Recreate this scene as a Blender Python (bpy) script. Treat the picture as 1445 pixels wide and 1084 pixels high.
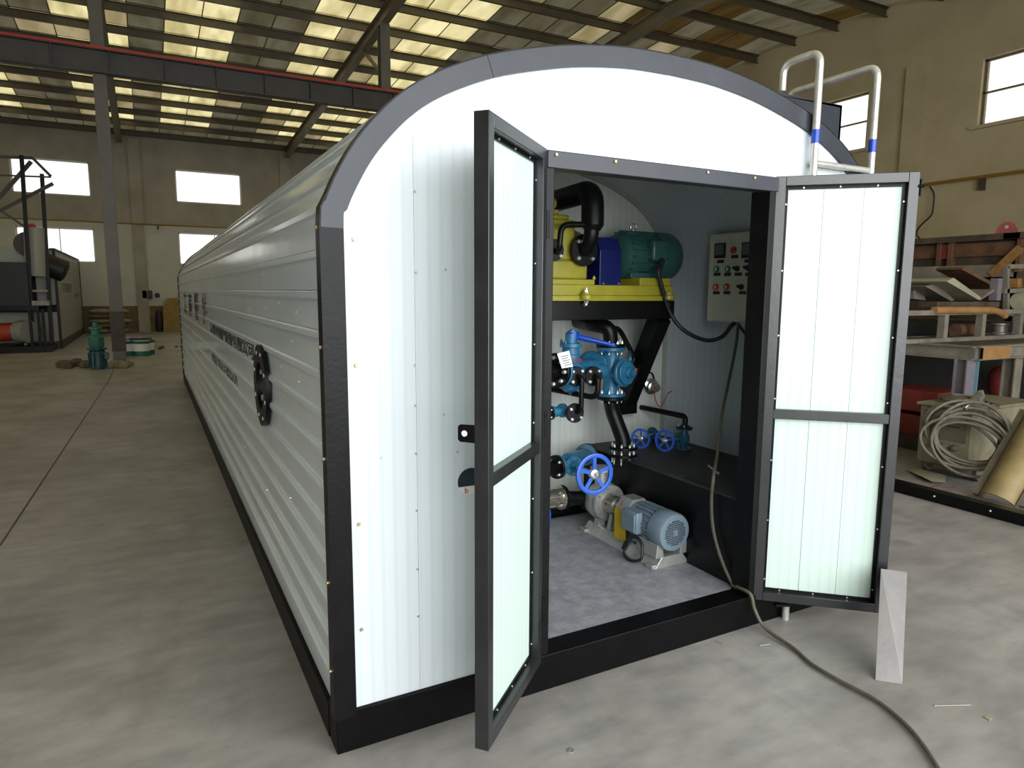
import bpy, bmesh, math, random
from mathutils import Matrix, Vector
random.seed(7)
R = math.radians
for o in list(bpy.data.objects): bpy.data.objects.remove(o)
scn = bpy.context.scene
col = scn.collection

# ------------------------------------------------------------------ camera, world, lights, exposure
cd = bpy.data.cameras.new('camera'); cam = bpy.data.objects.new('camera', cd); col.objects.link(cam)
cd.sensor_width = 36; cd.lens = 957.11 / 1445 * 36; cd.clip_start = .05; cd.clip_end = 200
cam.matrix_world = Matrix(((0.88225589, 0.0580849, -0.46717308, -0.5038),
                           (-0.47073749, 0.12053802, -0.87400046, -2.2040),
                           (0.00554589, 0.99100794, 0.13368812, 1.6000), (0, 0, 0, 1)))
scn.camera = cam
scn.view_settings.view_transform = 'Standard'; scn.view_settings.look = 'None'
scn.view_settings.gamma = 1; scn.view_settings.use_curve_mapping = False
scn.view_settings.exposure = 0.0
w = bpy.data.worlds.new('sky'); scn.world = w; w.use_nodes = True
bgn = w.node_tree.nodes['Background']; bgn.inputs[0].default_value = (1.0, .975, .92, 1); bgn.inputs[1].default_value = 1.6
def area(name, loc, target, sx, sy, power, color):
    l = bpy.data.lights.new(name, 'AREA'); l.shape = 'RECTANGLE'; l.size = sx; l.size_y = sy; l.energy = power; l.color = color
    o = bpy.data.objects.new(name, l); col.objects.link(o); o.location = loc
    o.rotation_euler = (Vector(target) - Vector(loc)).to_track_quat('-Z', 'Y').to_euler(); return o
area('door_daylight', (2.2, -6.2, 3.0), (2.2, 0, 1.0), 11.4, 5.0, 990, (.93, .97, 1.0))
area('side_fill_light', (-13.4, 8.0, 2.6), (0, 6, 1.4), 5.0, 3.4, 130, (1.0, .98, .9))  # added area light for siding highlights; the side door is unseen

# ------------------------------------------------------------------ materials
def lin(c):
    return tuple((v / 255 / 12.92) if v / 255 <= .04045 else ((v / 255 + .055) / 1.055) ** 2.4 for v in c)
def pm(name, rgb, rough=.5, metal=0., var=.0, scale=6., bump=0., bscale=40., rgb2=None, spec=.5, coat=0., stretch=(1, 1, 1)):
    m = bpy.data.materials.new(name); m.use_nodes = True; nt = m.node_tree; b = nt.nodes['Principled BSDF']
    c = lin(rgb); b.inputs['Base Color'].default_value = (*c, 1); b.inputs['Roughness'].default_value = rough
    b.inputs['Metallic'].default_value = metal; b.inputs['Specular IOR Level'].default_value = spec; b.inputs['Coat Weight'].default_value = coat
    if var or rgb2 or bump:
        tc = nt.nodes.new('ShaderNodeTexCoord'); mp = nt.nodes.new('ShaderNodeMapping'); mp.inputs['Scale'].default_value = stretch
        nt.links.new(tc.outputs['Object'], mp.inputs[0])
    if var or rgb2:
        n = nt.nodes.new('ShaderNodeTexNoise'); n.inputs['Scale'].default_value = scale; n.inputs['Detail'].default_value = 8; n.inputs['Roughness'].default_value = .62
        nt.links.new(mp.outputs[0], n.inputs['Vector'])
        r = nt.nodes.new('ShaderNodeValToRGB'); e = r.color_ramp.elements; e[0].position = .32; e[1].position = .68
        c2 = lin(rgb2) if rgb2 else tuple(min(1, v * (1 + var)) for v in c)
        c1 = c if rgb2 else tuple(v * (1 - var) for v in c)
        e[0].color = (*c1, 1); e[1].color = (*c2, 1)
        nt.links.new(n.outputs['Fac'], r.inputs[0]); nt.links.new(r.outputs[0], b.inputs['Base Color'])
    if bump:
        n2 = nt.nodes.new('ShaderNodeTexNoise'); n2.inputs['Scale'].default_value = bscale; n2.inputs['Detail'].default_value = 4
        nt.links.new(mp.outputs[0], n2.inputs['Vector'])
        bp = nt.nodes.new('ShaderNodeBump'); bp.inputs['Strength'].default_value = bump; bp.inputs['Distance'].default_value = .01
        nt.links.new(n2.outputs['Fac'], bp.inputs['Height']); nt.links.new(bp.outputs[0], b.inputs['Normal'])
    return m
def fluted(name, rgb, rough, axis='X', pitch=26., bump=.25, spec=.5):
    """painted sheet with fine vertical rolled grooves"""
    m = pm(name, rgb, rough, spec=spec); nt = m.node_tree; b = nt.nodes['Principled BSDF']
    tc = nt.nodes.new('ShaderNodeTexCoord'); sp = nt.nodes.new('ShaderNodeSeparateXYZ'); nt.links.new(tc.outputs['Object'], sp.inputs[0])
    mu = nt.nodes.new('ShaderNodeMath'); mu.operation = 'MULTIPLY'; mu.inputs[1].default_value = pitch * 2 * math.pi
    nt.links.new(sp.outputs[axis], mu.inputs[0])
    s = nt.nodes.new('ShaderNodeMath'); s.operation = 'SINE'; nt.links.new(mu.outputs[0], s.inputs[0])
    g = nt.nodes.new('ShaderNodeMath'); g.operation = 'GREATER_THAN'; g.inputs[1].default_value = .55; nt.links.new(s.outputs[0], g.inputs[0])
    ns = nt.nodes.new('ShaderNodeTexNoise'); ns.inputs['Scale'].default_value = 2.2; nt.links.new(tc.outputs['Object'], ns.inputs['Vector'])
    ad = nt.nodes.new('ShaderNodeMath'); ad.operation = 'MULTIPLY_ADD'; ad.inputs[1].default_value = .25; nt.links.new(s.outputs[0], ad.inputs[0]); nt.links.new(ns.outputs['Fac'], ad.inputs[2])
    bp = nt.nodes.new('ShaderNodeBump'); bp.inputs['Strength'].default_value = bump; bp.inputs['Distance'].default_value = .004
    nt.links.new(ad.outputs[0], bp.inputs['Height']); nt.links.new(bp.outputs[0], b.inputs['Normal'])
    mx = nt.nodes.new('ShaderNodeMix'); mx.data_type = 'RGBA'; c = lin(rgb)
    mx.inputs[6].default_value = (*c, 1); mx.inputs[7].default_value = (c[0] * .93, c[1] * .95, c[2] * .95, 1)  # flute shading put into the base colour as faint darker stripes
    nt.links.new(g.outputs[0], mx.inputs[0]); nt.links.new(mx.outputs[2], b.inputs['Base Color'])
    return m
def translucent(name, rgb, t, grad=None):
    m = bpy.data.materials.new(name); m.use_nodes = True; nt = m.node_tree
    for n in list(nt.nodes): nt.nodes.remove(n)
    out = nt.nodes.new('ShaderNodeOutputMaterial'); mix = nt.nodes.new('ShaderNodeMixShader'); mix.inputs[0].default_value = .8
    d = nt.nodes.new('ShaderNodeBsdfDiffuse'); tr = nt.nodes.new('ShaderNodeBsdfTranslucent')
    c = lin(rgb); d.inputs[0].default_value = (c[0] * .3, c[1] * .3, c[2] * .3, 1); tr.inputs[0].default_value = (c[0] * t, c[1] * t, c[2] * t, 1)
    nz = nt.nodes.new('ShaderNodeTexNoise'); nz.inputs['Scale'].default_value = .9; nz.inputs['Detail'].default_value = 5
    tc = nt.nodes.new('ShaderNodeTexCoord'); mp = nt.nodes.new('ShaderNodeMapping'); mp.inputs['Scale'].default_value = (2.6, .7, 1)
    nt.links.new(tc.outputs['Object'], mp.inputs[0]); nt.links.new(mp.outputs[0], nz.inputs['Vector'])
    rp = nt.nodes.new('ShaderNodeValToRGB'); rp.color_ramp.elements[0].position = .3; rp.color_ramp.elements[1].position = .62
    rp.color_ramp.elements[0].color = (c[0] * t * .72, c[1] * t * .7, c[2] * t * .62, 1); rp.color_ramp.elements[1].color = (c[0] * t, c[1] * t, c[2] * t, 1)
    nt.links.new(nz.outputs['Fac'], rp.inputs[0]); nt.links.new(rp.outputs[0], tr.inputs[0])
    nt.links.new(d.outputs[0], mix.inputs[1]); nt.links.new(tr.outputs[0], mix.inputs[2]); nt.links.new(mix.outputs[0], out.inputs[0]); return m

M = {}
M['black'] = pm('black_gloss_paint', (13, 13, 14), .34, var=.35, scale=9, bump=.08, bscale=60, spec=.18)
M['door_black'] = pm('door_frame_black_sheen', (34, 35, 37), .3, var=.25, scale=9, bump=.06, bscale=50, spec=.7)  # black gloss paint, base colour lifted for the grey it reflects
M['black_base'] = pm('black_base_paint', (8, 8, 8), .42, var=.3, scale=9, bump=.1, bscale=50, spec=.12)
M['black_in'] = pm('black_equipment_paint', (12, 12, 13), .38, var=.3, scale=8, spec=.25)
M['tank_top'] = pm('black_tank_top_sheen', (40, 40, 38), .55, rgb2=(62, 61, 57), scale=5)  # black tank paint, lightened on top for the light it catches
M['slate'] = pm('slate_and_trim_sheen', (38, 42, 50), .36, var=.2, scale=5, bump=.04, spec=.4)  # reflection greyed into black gloss on arch trim and header; badge is grey
M['siding'] = pm('glossy_white_siding', (204, 214, 217), .13, bump=.14, bscale=4, var=.04, scale=2)
M['front'] = fluted('white_fluted_front_sheet', (206, 213, 217), .38, 'X', 22, .2)
M['lining'] = fluted('grey_white_lining', (206, 211, 205), .42, 'X', 20, .12)
M['lining_side'] = fluted('grey_white_side_lining', (190, 200, 204), .42, 'Y', 16, .1)
M['mint'] = fluted('pale_mint_door_sheet', (204, 223, 213), .38, 'X', 30, .1)
M['steel_floor'] = pm('worn_grey_plate', (124, 127, 132), .5, rgb2=(156, 158, 162), scale=16, bump=.2, bscale=60)
M['brass'] = pm('brass_screw', (186, 168, 128), .4, .7)
M['zinc'] = pm('bright_zinc', (215, 215, 212), .28, .85)
M['stainless'] = pm('polished_stainless', (196, 190, 178), .25, .9, var=.25, scale=14)
M['galv'] = pm('galvanised_tube', (205, 204, 196), .3, .55, var=.2, scale=11)
M['cast'] = pm('silver_cast_paint', (176, 178, 174), .38, .55, var=.12, scale=14, bump=.15, bscale=60)
M['valve'] = pm('steel_blue_valve_paint', (40, 104, 138), .34, var=.2, scale=18)
M['valve_dark'] = pm('dull_blue_valve_paint', (34, 82, 104), .4, var=.25, scale=18)
M['wheel'] = pm('bright_blue_handwheel_paint', (40, 92, 190), .32, var=.12, scale=20)
M['lever'] = pm('royal_blue_lever', (24, 66, 170), .32)
M['navy'] = pm('navy_guard_paint', (16, 26, 88), .35, var=.1)
M['yellow'] = pm('olive_yellow_paint', (152, 145, 46), .34, var=.15, scale=9)
M['yellow_dark'] = pm('mustard_pump_paint', (140, 122, 34), .4, var=.15, scale=9)
M['teal'] = pm('teal_motor_paint', (46, 86, 80), .34, var=.12, scale=12)
M['motor_grey'] = pm('blue_grey_motor_paint', (112, 130, 142), .36, var=.08, scale=12)
M['rubber'] = pm('black_rubber', (26, 26, 28), .5)
M['hose'] = pm('olive_grey_hose', (84, 80, 66), .55, var=.2, scale=30)
M['cabinet'] = pm('beige_cabinet_paint', (205, 204, 186), .42, var=.04, scale=3)
M['dial'] = pm('grey_dial_glass', (96, 104, 108), .2)
M['dark_label'] = pm('dark_name_label', (42, 44, 52), .4)
M['red'] = pm('signal_red', (190, 44, 36), .35)
M['green'] = pm('signal_green', (24, 112, 70), .35)
M['white'] = pm('white_plastic', (225, 225, 220), .4)
M['paper'] = pm('white_paper_tag', (224, 224, 220), .7, var=.1, scale=50)
M['red_print'] = pm('red_print', (170, 60, 70), .5)
M['ink'] = pm('black_lettering', (30, 32, 34), .5)
M['ink_faded'] = pm('grey_lettering', (84, 88, 86), .5)
M['orange_red'] = pm('red_primer', (168, 62, 44), .5, var=.15)
M['dull_red'] = pm('dull_red_primer', (122, 46, 38), .55, var=.2)
M['yellow_guard'] = pm('yellow_guard_sheet', (196, 170, 20), .4)
M['rust'] = pm('rusty_brown_steel', (70, 50, 38), .62, rgb2=(112, 78, 52), scale=5, bump=.3)
M['rust_dark'] = pm('dark_brown_steel', (46, 38, 34), .6, rgb2=(82, 68, 50), scale=4, bump=.3)
M['rust_orange'] = pm('orange_rust', (132, 86, 44), .6, rgb2=(150, 118, 72), scale=9, bump=.2)
M['mill'] = pm('grey_mill_steel', (112, 108, 100), .42, .3, rgb2=(150, 142, 126), scale=6, bump=.15)
M['lilac'] = pm('lilac_grey_steel', (122, 116, 122), .42, .2, var=.12)
M['cyan_steel'] = pm('blueish_steel_edge', (120, 158, 172), .35, .3)
M['tan'] = pm('tan_rusted_trough', (150, 132, 88), .6, rgb2=(122, 104, 68), scale=6, bump=.15)
M['dusty'] = pm('dusty_grey_beige_paint', (140, 134, 110), .6, rgb2=(112, 106, 86), scale=8)
M['dusty_dark'] = pm('dusty_recess', (98, 92, 76), .65, var=.2)
M['dusty_cable'] = pm('dusty_grey_cable', (104, 97, 82), .6, var=.25, scale=30)
M['plate'] = pm('bare_sheet_metal', (132, 130, 128), .4, .5, var=.08, scale=14, bump=.06)
M['girder'] = pm('brown_grey_girder_paint', (66, 62, 58), .55, var=.15, scale=4)
M['purlin'] = pm('purlin_paint', (84, 76, 56), .5, var=.15, scale=4)
M['rafter'] = pm('rafter_paint', (112, 104, 82), .5, var=.12, scale=4)
M['column'] = pm('grey_column_paint', (92, 89, 80), .5, var=.12, scale=3)
M['rail_red'] = pm('red_conductor_rail', (196, 52, 22), .5)
M['gas'] = pm('mustard_gas_pipe', (140, 106, 40), .5)
M['wood'] = pm('tan_board', (150, 124, 66), .7, var=.2, scale=4)
M['sack'] = pm('yellowish_sack', (148, 132, 78), .8, rgb2=(106, 88, 58), scale=3, bump=.4, bscale=12)
M['sack_white'] = pm('greyish_sack', (146, 140, 118), .8, var=.2, scale=4, bump=.4, bscale=12)
M['bucket_blue'] = pm('blue_pail', (60, 74, 130), .45)
M['bucket_green'] = pm('green_pail', (36, 104, 84), .45)
M['bottle'] = pm('dark_blue_green_paint', (24, 66, 74), .4, var=.3)
M['cream'] = pm('dull_cream_panel', (158, 160, 150), .5, var=.06, scale=2)
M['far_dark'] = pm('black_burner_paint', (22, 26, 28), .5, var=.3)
M['dirt'] = pm('brown_rubble', (66, 56, 42), .9, rgb2=(100, 88, 66), scale=9, bump=.5)
M['sky_bright'] = translucent('clear_skylight_sheet', (255, 250, 222), .97)
M['sky_mid'] = translucent('hazy_skylight_sheet', (240, 232, 206), .7)
M['sky_dull'] = translucent('dull_fibre_cement_sheet', (222, 218, 200), .46)
M['sky_dark'] = translucent('dark_roof_sheet', (205, 186, 145), .38)
# plaster walls, floor
def plaster():
    m = pm('stained_plaster', (146, 141, 128), .85, rgb2=(170, 165, 150), scale=.8, bump=.15, bscale=14); return m
M['plaster'] = plaster()
M['plaster_low'] = pm('pale_lower_plaster', (184, 183, 172), .85, rgb2=(204, 203, 192), scale=.7, bump=.1)
M['plaster_brown'] = pm('brown_dado_stain', (104, 84, 58), .85, rgb2=(130, 112, 82), scale=1.5)
M['plaster_right'] = pm('ochre_side_plaster', (178, 164, 128), .85, rgb2=(196, 182, 148), scale=.9, bump=.15, bscale=14)
def floor_mat():
    m = bpy.data.materials.new('smooth_concrete'); m.use_nodes = True; nt = m.node_tree; b = nt.nodes['Principled BSDF']
    tc = nt.nodes.new('ShaderNodeTexCoord')
    def noise(sc, det, stretch=(1, 1, 1), rot=0):
        mp = nt.nodes.new('ShaderNodeMapping'); mp.inputs['Scale'].default_value = stretch; mp.inputs['Rotation'].default_value = (0, 0, rot)
        n = nt.nodes.new('ShaderNodeTexNoise'); n.inputs['Scale'].default_value = sc; n.inputs['Detail'].default_value = det; n.inputs['Roughness'].default_value = .6
        nt.links.new(tc.outputs['Object'], mp.inputs[0]); nt.links.new(mp.outputs[0], n.inputs['Vector']); return n
    n1 = noise(.9, 8); n2 = noise(3.2, 10, (1, 2.6, 1), .5); n3 = noise(45, 4)
    r1 = nt.nodes.new('ShaderNodeValToRGB'); r1.color_ramp.elements[0].position = .34; r1.color_ramp.elements[1].position = .66
    r1.color_ramp.elements[0].color = (*lin((128, 125, 121)), 1); r1.color_ramp.elements[1].color = (*lin((158, 155, 151)), 1)
    nt.links.new(n1.outputs['Fac'], r1.inputs[0])
    r2 = nt.nodes.new('ShaderNodeValToRGB'); r2.color_ramp.elements[0].position = .36; r2.color_ramp.elements[1].position = .6
    r2.color_ramp.elements[0].color = (.74, .74, .75, 1); r2.color_ramp.elements[1].color = (1.04, 1.03, 1.01, 1)
    nt.links.new(n2.outputs['Fac'], r2.inputs[0])
    mx = nt.nodes.new('ShaderNodeMix'); mx.data_type = 'RGBA'; mx.blend_type = 'MULTIPLY'; mx.inputs[0].default_value = .8
    nt.links.new(r1.outputs[0], mx.inputs[6]); nt.links.new(r2.outputs[0], mx.inputs[7])
    # specks
    r3 = nt.nodes.new('ShaderNodeValToRGB'); r3.color_ramp.elements[0].position = .28; r3.color_ramp.elements[1].position = .34
    r3.color_ramp.elements[0].color = (.6, .6, .58, 1); r3.color_ramp.elements[1].color = (1, 1, 1, 1); nt.links.new(n3.outputs['Fac'], r3.inputs[0])
    m2 = nt.nodes.new('ShaderNodeMix'); m2.data_type = 'RGBA'; m2.blend_type = 'MULTIPLY'; m2.inputs[0].default_value = .7
    nt.links.new(mx.outputs[2], m2.inputs[6]); nt.links.new(r3.outputs[0], m2.inputs[7])
    n4 = noise(1.3, 9, (1.6, .7, 1), .9)
    r4 = nt.nodes.new('ShaderNodeValToRGB'); r4.color_ramp.elements[0].position = .33; r4.color_ramp.elements[1].position = .47
    r4.color_ramp.elements[0].color = (.62, .62, .64, 1); r4.color_ramp.elements[1].color = (1, 1, 1, 1); nt.links.new(n4.outputs['Fac'], r4.inputs[0])
    m4 = nt.nodes.new('ShaderNodeMix'); m4.data_type = 'RGBA'; m4.blend_type = 'MULTIPLY'; m4.inputs[0].default_value = .6
    nt.links.new(m2.outputs[2], m4.inputs[6]); nt.links.new(r4.outputs[0], m4.inputs[7]); nt.links.new(m4.outputs[2], b.inputs['Base Color'])
    rr = nt.nodes.new('ShaderNodeMapRange'); rr.inputs[3].default_value = .42; rr.inputs[4].default_value = .62; nt.links.new(n2.outputs['Fac'], rr.inputs[0]); nt.links.new(rr.outputs[0], b.inputs['Roughness'])
    bp = nt.nodes.new('ShaderNodeBump'); bp.inputs['Strength'].default_value = .12; bp.inputs['Distance'].default_value = .01; nt.links.new(n2.outputs['Fac'], bp.inputs['Height']); nt.links.new(bp.outputs[0], b.inputs['Normal'])
    return m
M['floor'] = floor_mat()
def glass():
    m = bpy.data.materials.new('window_glass'); m.use_nodes = True; nt = m.node_tree
    for n in list(nt.nodes): nt.nodes.remove(n)
    out = nt.nodes.new('ShaderNodeOutputMaterial'); mix = nt.nodes.new('ShaderNodeMixShader'); mix.inputs[0].default_value = .08
    t = nt.nodes.new('ShaderNodeBsdfTransparent'); g = nt.nodes.new('ShaderNodeBsdfGlossy'); g.inputs['Roughness'].default_value = .05
    nt.links.new(t.outputs[0], mix.inputs[1]); nt.links.new(g.outputs[0], mix.inputs[2]); nt.links.new(mix.outputs[0], out.inputs[0]); return m
M['glass'] = glass()

# ------------------------------------------------------------------ mesh helpers
WL = {}                       # world location of every created object
def V(*a): return Vector(a[0] if len(a) == 1 else a)
def frame(axis, up=(0, 0, 1)):
    a = Vector(axis).normalized(); u = Vector(up)
    if abs(a.dot(u.normalized())) > .98: u = Vector((1, 0, 0)) if abs(a.x) < .9 else Vector((0, 1, 0))
    x = u.cross(a).normalized(); y = a.cross(x).normalized(); return x, y, a
class MB:
    def __init__(s): s.v = []; s.f = []
    def add(s, vs, fs):
        k = len(s.v); s.v += [Vector(v) for v in vs]; s.f += [[i + k for i in f] for f in fs]; return s
    def hexa(s, c): return s.add(c, [(0, 3, 2, 1), (4, 5, 6, 7), (0, 1, 5, 4), (1, 2, 6, 5), (2, 3, 7, 6), (3, 0, 4, 7)])
    def box(s, x0, x1, y0, y1, z0, z1):
        return s.hexa([(x0, y0, z0), (x1, y0, z0), (x1, y1, z0), (x0, y1, z0), (x0, y0, z1), (x1, y0, z1), (x1, y1, z1), (x0, y1, z1)])
    def bar(s, p, q, wx, wy, up=(0, 0, 1)):
        p, q = V(p), V(q); x, y, a = frame(q - p, up); x = x * wx / 2; y = y * wy / 2
        return s.hexa([p - x - y, p + x - y, p + x + y, p - x + y, q - x - y, q + x - y, q + x + y, q - x + y])
    def lathe(s, prof, o, axis, n=20, up=(0, 0, 1), sweep=1.0):
        """prof: list of (radius, t along axis)"""
        o = V(o); x, y, a = frame(axis, up); vs = []; fs = []; m = len(prof); full = sweep >= .999; cnt = n if full else n + 1
        for i in range(cnt):
            th = 2 * math.pi * sweep * i / n; d = x * math.cos(th) + y * math.sin(th)
            for r, t in prof: vs.append(o + d * r + a * t)
        for i in range(n):
            j = (i + 1) % cnt
            for k in range(m - 1): fs.append((i * m + k, j * m + k, j * m + k + 1, i * m + k + 1))
        if full:
            if prof[0][0] > 1e-5: fs.append(tuple(i * m for i in range(n))[::-1])
            if prof[-1][0] > 1e-5: fs.append(tuple(i * m + m - 1 for i in range(n)))
        return s.add(vs, fs)
    def cyl(s, p, q, r0, r1=None, n=16):
        p, q = V(p), V(q); L = (q - p).length; return s.lathe([(r0, 0), (r0 if r1 is None else r1, L)], p, q - p, n)
    def disc(s, c, axis, r, th, n=24, ch=.08):
        b = th * ch * 2; return s.lathe([(r - b, -th / 2), (r, -th / 2 + b), (r, th / 2 - b), (r - b, th / 2)], c, axis, n)
    def ring(s, c, axis, R_, r, n=32, m=8, up=(0, 0, 1)):
        c = V(c); x, y, a = frame(axis, up); vs = []; fs = []
        for i in range(n):
            t = 2 * math.pi * i / n; d = x * math.cos(t) + y * math.sin(t)
            for j in range(m):
                u = 2 * math.pi * j / m; vs.append(c + d * (R_ + r * math.cos(u)) + a * r * math.sin(u))
        for i in range(n):
            for j in range(m): fs.append((i * m + j, ((i + 1) % n) * m + j, ((i + 1) % n) * m + (j + 1) % m, i * m + (j + 1) % m))
        return s.add(vs, fs)
    def annulus(s, c, axis, ro, ri, th, n=36):
        c = V(c); x, y, a = frame(axis); vs = []; fs = []
        for i in range(n):
            t = 2 * math.pi * i / n; d = x * math.cos(t) + y * math.sin(t)
            vs += [c + d * ro - a * th / 2, c + d * ro + a * th / 2, c + d * ri + a * th / 2, c + d * ri - a * th / 2]
        for i in range(n):
            j = (i + 1) % n
            for k in range(4): fs.append((i * 4 + k, j * 4 + k, j * 4 + (k + 1) % 4, i * 4 + (k + 1) % 4))
        return s.add(vs, fs)
    def tube(s, pts, r, n=10, cap=True):
        pts = [V(p) for p in pts]; m = len(pts); vs = []; fs = []; x = None
        rs = (list(r) + [r[-1]] * m)[:m] if isinstance(r, (list, tuple)) else [r] * m
        for i, p in enumerate(pts):
            t = (pts[min(i + 1, m - 1)] - pts[max(i - 1, 0)]).normalized()
            if x is None: x, _, _ = frame(t)
            x = (x - t * x.dot(t)).normalized(); y = t.cross(x)
            for j in range(n):
                u = 2 * math.pi * j / n; vs.append(p + (x * math.cos(u) + y * math.sin(u)) * rs[i])
        for i in range(m - 1):
            for j in range(n): fs.append((i * n + j, i * n + (j + 1) % n, (i + 1) * n + (j + 1) % n, (i + 1) * n + j))
        if cap: fs.append(tuple(range(n))[::-1]); fs.append(tuple(range((m - 1) * n, m * n)))
        return s.add(vs, fs)
    def prism(s, poly, o, u, v, w_, t):
        """poly in (u,v) plane, extruded by t along w_"""
        o, u, v, w_ = V(o), V(u), V(v), V(w_); n = len(poly)
        vs = [o + u * a + v * b for a, b in poly]; vs += [p + w_ * t for p in vs]
        fs = [tuple(range(n))[::-1], tuple(range(n, 2 * n))] + [(i, (i + 1) % n, (i + 1) % n + n, i + n) for i in range(n)]
        return s.add(vs, fs)
    def sphere(s, c, r, n=12, m=8, sc=(1, 1, 1)):
        c = V(c); vs = []; fs = []
        for i in range(1, m):
            a = math.pi * i / m
            for j in range(n):
                b = 2 * math.pi * j / n; vs.append(c + Vector((math.sin(a) * math.cos(b) * r * sc[0], math.sin(a) * math.sin(b) * r * sc[1], math.cos(a) * r * sc[2])))
        vs += [c + Vector((0, 0, r * sc[2])), c - Vector((0, 0, r * sc[2]))]; T = len(vs) - 2
        for i in range(m - 2):
            for j in range(n): fs.append((i * n + j, (i + 1) * n + j, (i + 1) * n + (j + 1) % n, i * n + (j + 1) % n))
        for j in range(n): fs.append((T, j, (j + 1) % n)); fs.append((T + 1, (m - 2) * n + (j + 1) % n, (m - 2) * n + j))
        return s.add(vs, fs)
    def build(s, name, mat, parent=None, bevel=0, loc=None, label=None, kind=None, smooth=True):
        wl = WL[parent.name] if parent else Vector((0, 0, 0))
        own = V(loc) if loc is not None else wl
        me = bpy.data.meshes.new(name); me.from_pydata([tuple(v - own) for v in s.v], [], s.f); me.materials.append(M[mat] if isinstance(mat, str) else mat)
        bm = bmesh.new(); bm.from_mesh(me); bmesh.ops.recalc_face_normals(bm, faces=bm.faces); bm.to_mesh(me); bm.free()
        if smooth:
            me.polygons.foreach_set('use_smooth', [True] * len(me.polygons)); me.set_sharp_from_angle(angle=R(38))
        o = bpy.data.objects.new(name, me); col.objects.link(o)
        o.parent = parent; o.location = own - wl; WL[o.name] = own.copy()
        if bevel:
            b = o.modifiers.new('edge', 'BEVEL'); b.width = bevel; b.segments = 2; b.limit_method = 'ANGLE'; b.angle_limit = R(50)
        if label: o['label'] = label
        if kind: o['kind'] = kind
        return o
def root(name, loc, label, cat, group=None):
    o = bpy.data.objects.new(name, None); col.objects.link(o); o.location = loc; o.empty_display_size = .1
    WL[o.name] = V(loc); o['label'] = label; o['category'] = cat
    if group: o['group'] = group
    return o
def tag(o, label, cat, group=None):
    o['label'] = label; o['category'] = cat
    if group: o['group'] = group
    return o
def bend(pts, r, n=6):
    pts = [V(p) for p in pts]; out = [pts[0]]
    for i in range(1, len(pts) - 1):
        a, b, c = pts[i - 1], pts[i], pts[i + 1]; d1 = (a - b); d2 = (c - b); rr = min(r, d1.length * .48, d2.length * .48)
        p = b + d1.normalized() * rr; q = b + d2.normalized() * rr
        for k in range(n + 1):
            t = k / n; out.append(p * (1 - t) ** 2 + b * 2 * t * (1 - t) + q * t * t)
    return out + [pts[-1]]
def spline(pts, n=8):
    P = [V(p) for p in pts]; P = [P[0] * 2 - P[1]] + P + [P[-1] * 2 - P[-2]]; out = []
    for i in range(1, len(P) - 2):
        for k in range(n):
            t = k / n; a, b, c, d = P[i - 1], P[i], P[i + 1], P[i + 2]
            out.append(.5 * ((2 * b) + (c - a) * t + (2 * a - 5 * b + 4 * c - d) * t * t + (3 * b - a - 3 * c + d) * t ** 3))
    return out + [P[-2]]
_bolt = {}
def bolt(parent, p, axis, r=.007, h=.01, mat='zinc', name='bolt', head=6):
    key = (round(r, 4), round(h, 4), mat, head, name)
    if key not in _bolt:
        m = MB().lathe([(r, -.001), (r, h * .8), (r * .8, h)], (0, 0, 0), (0, 0, 1), head)
        if head == 6: m.cyl((0, 0, h), (0, 0, h * 1.6), r * .5, n=8)
        me = bpy.data.meshes.new(name); me.from_pydata([tuple(v) for v in m.v], [], m.f); me.materials.append(M[mat])
        bm = bmesh.new(); bm.from_mesh(me); bmesh.ops.recalc_face_normals(bm, faces=bm.faces); bm.to_mesh(me); bm.free(); _bolt[key] = me
    o = bpy.data.objects.new(name, _bolt[key]); col.objects.link(o); o.parent = parent; o.location = V(p) - WL[parent.name]
    o.rotation_mode = 'QUATERNION'; o.rotation_quaternion = Vector((0, 0, 1)).rotation_difference(V(axis).normalized()); WL[o.name] = V(p); return o
def flange(parent, c, axis, r, th=.02, n=4, mat='black_in', bolts=True, phase=.785, br=.0085, both=False, name='flange'):
    """a bolted pipe flange; the bolt heads sit on the +axis side"""
    f = MB().disc(c, axis, r, th, 28).build(name, mat, parent)
    if bolts:
        x, y, a = frame(axis)
        for i in range(n):
            t = phase + 2 * math.pi * i / n; d = (x * math.cos(t) + y * math.sin(t)) * r * .74
            bolt(f, V(c) + d + a * th / 2, a, br, br * 1.2)
            if both: bolt(f, V(c) + d - a * th / 2, -a, br, br * 1.2)
    return f
def handwheel(parent, c, axis, r, mat='wheel', spokes=5, rim=None, phase=.3):
    rim = rim or r * .135; x, y, a = frame(axis); c = V(c)
    m = MB().lathe([(r - rim * 1.2, -rim * .5), (r - rim * .3, -rim * .7), (r + rim * .3, -rim * .5), (r + rim * .45, 0), (r + rim * .3, rim * .5), (r - rim * .3, rim * .7), (r - rim * 1.2, rim * .5), (r - rim * 1.35, 0), (r - rim * 1.2, -rim * .5)], c, axis, 36)
    m.f = [f for f in m.f if len(f) == 4]
    w_ = m.build('handwheel', mat, parent)
    for i in range(spokes):
        t = phase + 2 * math.pi * i / spokes; d = x * math.cos(t) + y * math.sin(t)
        MB().bar(c + d * r * .16 - a * rim * .3, c + d * (r - rim * .8), r * .2, rim * .6, up=a).build('spoke', mat, w_, bevel=.001)
    MB().lathe([(r * .26, -rim), (r * .26, rim * .7), (r * .2, rim), (r * .1, rim)], c, a, 18).build('hub', 'zinc', w_)
    bolt(w_, c + a * rim, a, r * .11, r * .1, 'cast', 'nut')
    return w_
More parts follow.
